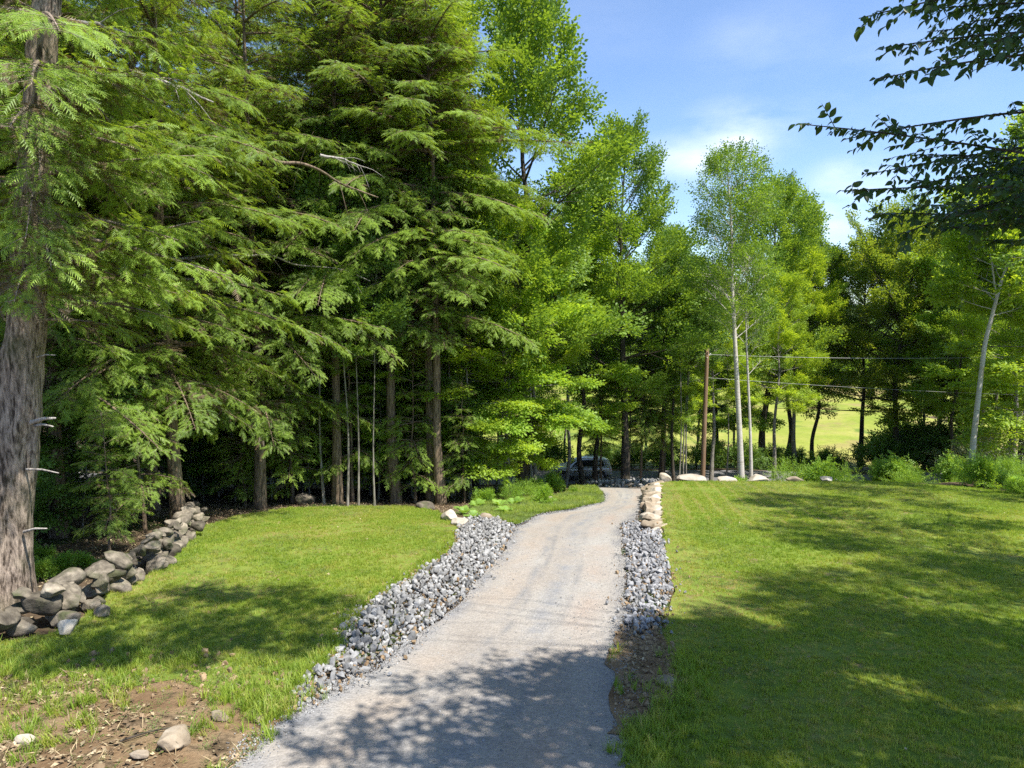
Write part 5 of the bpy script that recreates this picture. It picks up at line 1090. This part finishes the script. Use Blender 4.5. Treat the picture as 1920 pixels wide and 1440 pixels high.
# ------------------------------------------------------------------ parked car
def car():
    cx, cyy = atpx(1088, 52.3), 51.6; gz = float(G(cx, cyy)) + .01
    c = thing('parked_car', 'silver estate SUV parked on the road behind the dark trunks', 'car', (cx, cyy, gz), (0, 0, math.radians(2)))
    # stations along x (front is -x); rows of half section (y, z) from sill up over belt to roof centre
    xs = [-2.33, -2.28, -2.05, -1.5, -1.0, -.55, .0, .6, 1.2, 1.75, 2.15, 2.30, 2.34]
    belt = [.70, .80, .92, .98, 1.02, 1.05, 1.07, 1.08, 1.09, 1.10, 1.08, .98, .80]
    roof = [.72, .82, .95, 1.02, 1.08, 1.42, 1.62, 1.66, 1.65, 1.60, 1.50, 1.10, .84]
    hw = [.62, .74, .84, .89, .91, .92, .93, .93, .93, .92, .88, .82, .74]; rwid = [.5, .6, .7, .74, .74, .66, .64, .64, .64, .62, .58, .64, .6]
    rows = []
    for x, b, rf, h, rw_ in zip(xs, belt, roof, hw, rwid):
        rows.append([(x, h * .93, .32), (x, h, .48), (x, h, b * .78), (x, h * .97, b - .02), (x, h * .93, b), (x, (h * .93 + rw_) / 2, (b + rf) / 2), (x, rw_, rf - .04), (x, rw_ * .8, rf), (x, 0, rf + .015)])
    A = np.array(rows); n, m_ = A.shape[:2]; full = np.concatenate([A, A[:, -2::-1] * np.array([1, -1, 1])], 1); m2 = full.shape[1]; V = full.reshape(-1, 3)
    i = np.arange(n - 1)[:, None] * m2 + np.arange(m2 - 1); F = np.stack([i, i + m2, i + m2 + 1, i + 1], -1).reshape(-1, 4)
    bm = bmesh.new(); vs_ = [bm.verts.new(v) for v in V]
    for f in F: bm.faces.new([vs_[k] for k in f])
    bm.faces.new([vs_[k] for k in range(m2)]); bm.faces.new([vs_[(n - 1) * m2 + k] for k in range(m2)][::-1]); bm.faces.new([vs_[k * m2] for k in range(n)][::-1] + [vs_[k * m2 + m2 - 1] for k in range(n)])
    bmesh.ops.recalc_face_normals(bm, faces=bm.faces); me = bpy.data.meshes.new('body'); bm.to_mesh(me); bm.free(); me.materials.append(M['paint'])
    for p_ in me.polygons: p_.use_smooth = True
    body = link('body', me, c)
    def side(pts, mat, name, y=None, par=c, out_=.012):
        for s in (-1, 1):
            Vv = [];
            for x, z in pts:
                b = np.interp(x, xs, belt); rf = np.interp(x, xs, roof); h = np.interp(x, xs, hw); rw_ = np.interp(x, xs, rwid)
                yy = h + out_ if z <= b else np.interp(z, [b, (b + rf) / 2, rf - .04], [h * .93, (h * .93 + rw_) / 2, rw_]) + out_
                Vv.append((x, s * yy, z))
            k = len(Vv); Vv += [(x, y_ - s * .02, z) for x, y_, z in Vv]; bm = bmesh.new(); q = [bm.verts.new(v) for v in Vv]; bm.faces.new(q[:k])
            for a in range(k): bm.faces.new([q[a], q[(a + 1) % k], q[k + (a + 1) % k], q[k + a]])
            bmesh.ops.recalc_face_normals(bm, faces=bm.faces); me = bpy.data.meshes.new(name); bm.to_mesh(me); bm.free(); me.materials.append(mat); link(name, me, par)
    side([(-.78, 1.07), (-.05, 1.10), (-.05, 1.55), (-.30, 1.50)], M['glass'], 'side_window'); side([(.02, 1.10), (.92, 1.12), (.92, 1.57), (.02, 1.56)], M['glass'], 'side_window'); side([(1.0, 1.13), (1.75, 1.16), (1.62, 1.50), (1.0, 1.56)], M['glass'], 'side_window')
    side([(-1.9, .33), (2.1, .33), (2.1, .45), (-1.9, .45)], M['trim'], 'sill_trim', out_=.016); side([(2.12, .85), (2.30, .85), (2.28, 1.02), (2.10, 1.05)], M['red'], 'tail_lamp'); side([(-2.26, .66), (-1.95, .72), (-1.95, .84), (-2.24, .76)], M['lampglass'], 'headlight')
    side([(.0, .88), (.2, .88), (.2, .92), (.0, .92)], M['trim'], 'door_handle', out_=.03); side([(1.0, .9), (1.2, .9), (1.2, .94), (1.0, .94)], M['trim'], 'door_handle', out_=.03)
    side([(-.06, .5), (-.035, .5), (-.035, 1.06), (-.06, 1.06)], M['trim'], 'door_gap', out_=.004); side([(.95, .5), (.975, .5), (.975, 1.08), (.95, 1.08)], M['trim'], 'door_gap', out_=.004)
    side([(-.1, 1.66), (1.5, 1.66), (1.5, 1.70), (-.1, 1.70)], M['alloy'], 'roof_rail', out_=-.03)
    wsV = [(-.98, .66, 1.11), (-.98, -.66, 1.11), (-.42, -.58, 1.52), (-.42, .58, 1.52)]; link('windscreen', mk_mesh('windscreen', np.array(wsV) + np.array([-.03, 0, .02]), np.array([[0, 1, 2, 3]]), M['glass']), c)
    for x in (-1.45, 1.42):
        for s in (-1, 1):
            def disc(rad, wd, mat, name, par, y, seg=24):
                bm = bmesh.new(); bmesh.ops.create_cone(bm, cap_ends=True, segments=seg, radius1=rad, radius2=rad, depth=wd); bmesh.ops.rotate(bm, verts=bm.verts, matrix=Matrix.Rotation(PI / 2, 3, 'X')); me = bpy.data.meshes.new(name); bm.to_mesh(me); bm.free(); me.materials.append(mat); return link(name, me, par, y)
            wh = disc(.43, .05, M['trim'], 'wheel_arch', c, (x, s * .915, .40)); ty_ = disc(.355, .24, M['rubber'], 'tyre', c, (x, s * .84, .355)); disc(.24, .02, M['alloy'], 'rim', ty_, (0, s * .125, 0), 12)
    for s in (-1, 1): link('wing_mirror', boxm(.12, .2, .13, M['paint'], 'wing_mirror'), c, (-.75, s * 1.0, 1.12))
car()
# a few bare twigs across the soil
for pts, lab in [([(225, 1395), (280, 1378), (340, 1368), (372, 1372)], 'thin dark twig lying on the bare soil'), ([(330, 1378), (345, 1400), (338, 1412)], 'short forked twig by the half buried rock')]:
    P = np.array([PG(*q) + np.array([0, 0, .03]) for q in pts]); V, F = poly_tube(P, np.linspace(.014, .005, len(P)), 6, 0, 0, 3); link('twig', wood_mesh('twig', [(V, F)], M['bark_dark']), label=lab, category='twig')
# bare dead limbs crossing the dark hemlocks
rl = np.random.default_rng(66)
for k, (a_, b_, d0, d1, ra, lab) in enumerate([((300, 480), (690, 522), 24.5, 27, .055, 'long bare grey limb crossing the hemlocks at mid height'), ((245, 140), (400, 192), 16.5, 18, .08, 'thick pale bare limb high in the left hemlocks'), ((395, 278), (705, 372), 22, 25, .085, 'stout brown limb slanting through the hemlocks'), ((600, 292), (684, 314), 22, 22.6, .05, 'short sunlit white broken limb'), ((130, 40), (260, 70), 13.2, 14, .045, 'bare limb near the top of the big trunk')]):
    A = W(*a_, d0); B = W(*b_, d1); L = np.linalg.norm(B - A); t_ = np.linspace(0, 1, 9); P = A + (B - A) * t_[:, None] + ZA * (np.sin(t_ * PI) * .05 * L)[:, None] + rl.normal(0, .012 * L, (9, 3)); rad_ = ra * (1 - .75 * t_)
    parts = [poly_tube(P, rad_, 9, .12, k, 3)]
    for q in range(9):
        i_ = rl.integers(1, 8); e = rl.normal(0, 1, 3) * np.array([.5, .5, .6]) + (B - A) / L * .6; e[2] -= .3; l_ = rl.uniform(.3, .9); parts.append(poly_tube([P[i_], P[i_] + e * l_ * .5, P[i_] + e * l_ - ZA * .15], [.014, .009, .004], 5, 0, 0, 2))
    link('bare_limb', wood_mesh('bare_limb', parts, M['dead' if k != 2 else 'bark_brown']), label=lab, category='tree limb')
print('tris', sum(len(m.polygons) for m in bpy.data.meshes))

if True:
    m, t, N_, L_, o = newmat('thin_air'); v = N_('ShaderNodeVolumePrincipled'); v.inputs['Color'].default_value = (.86, .92, 1, 1); v.inputs['Density'].default_value = .00003; v.inputs['Anisotropy'].default_value = .2; L_(v.outputs[0], o.inputs['Volume'])
    bm = bmesh.new(); bmesh.ops.create_cube(bm, size=1); me = bpy.data.meshes.new('haze'); bm.to_mesh(me); bm.free(); me.materials.append(m)
    link('haze', me, None, (0, 2600, 190), None, (19000, 5800, 420), kind='stuff', label='thin bluish summer haze over the far hills', category='haze')
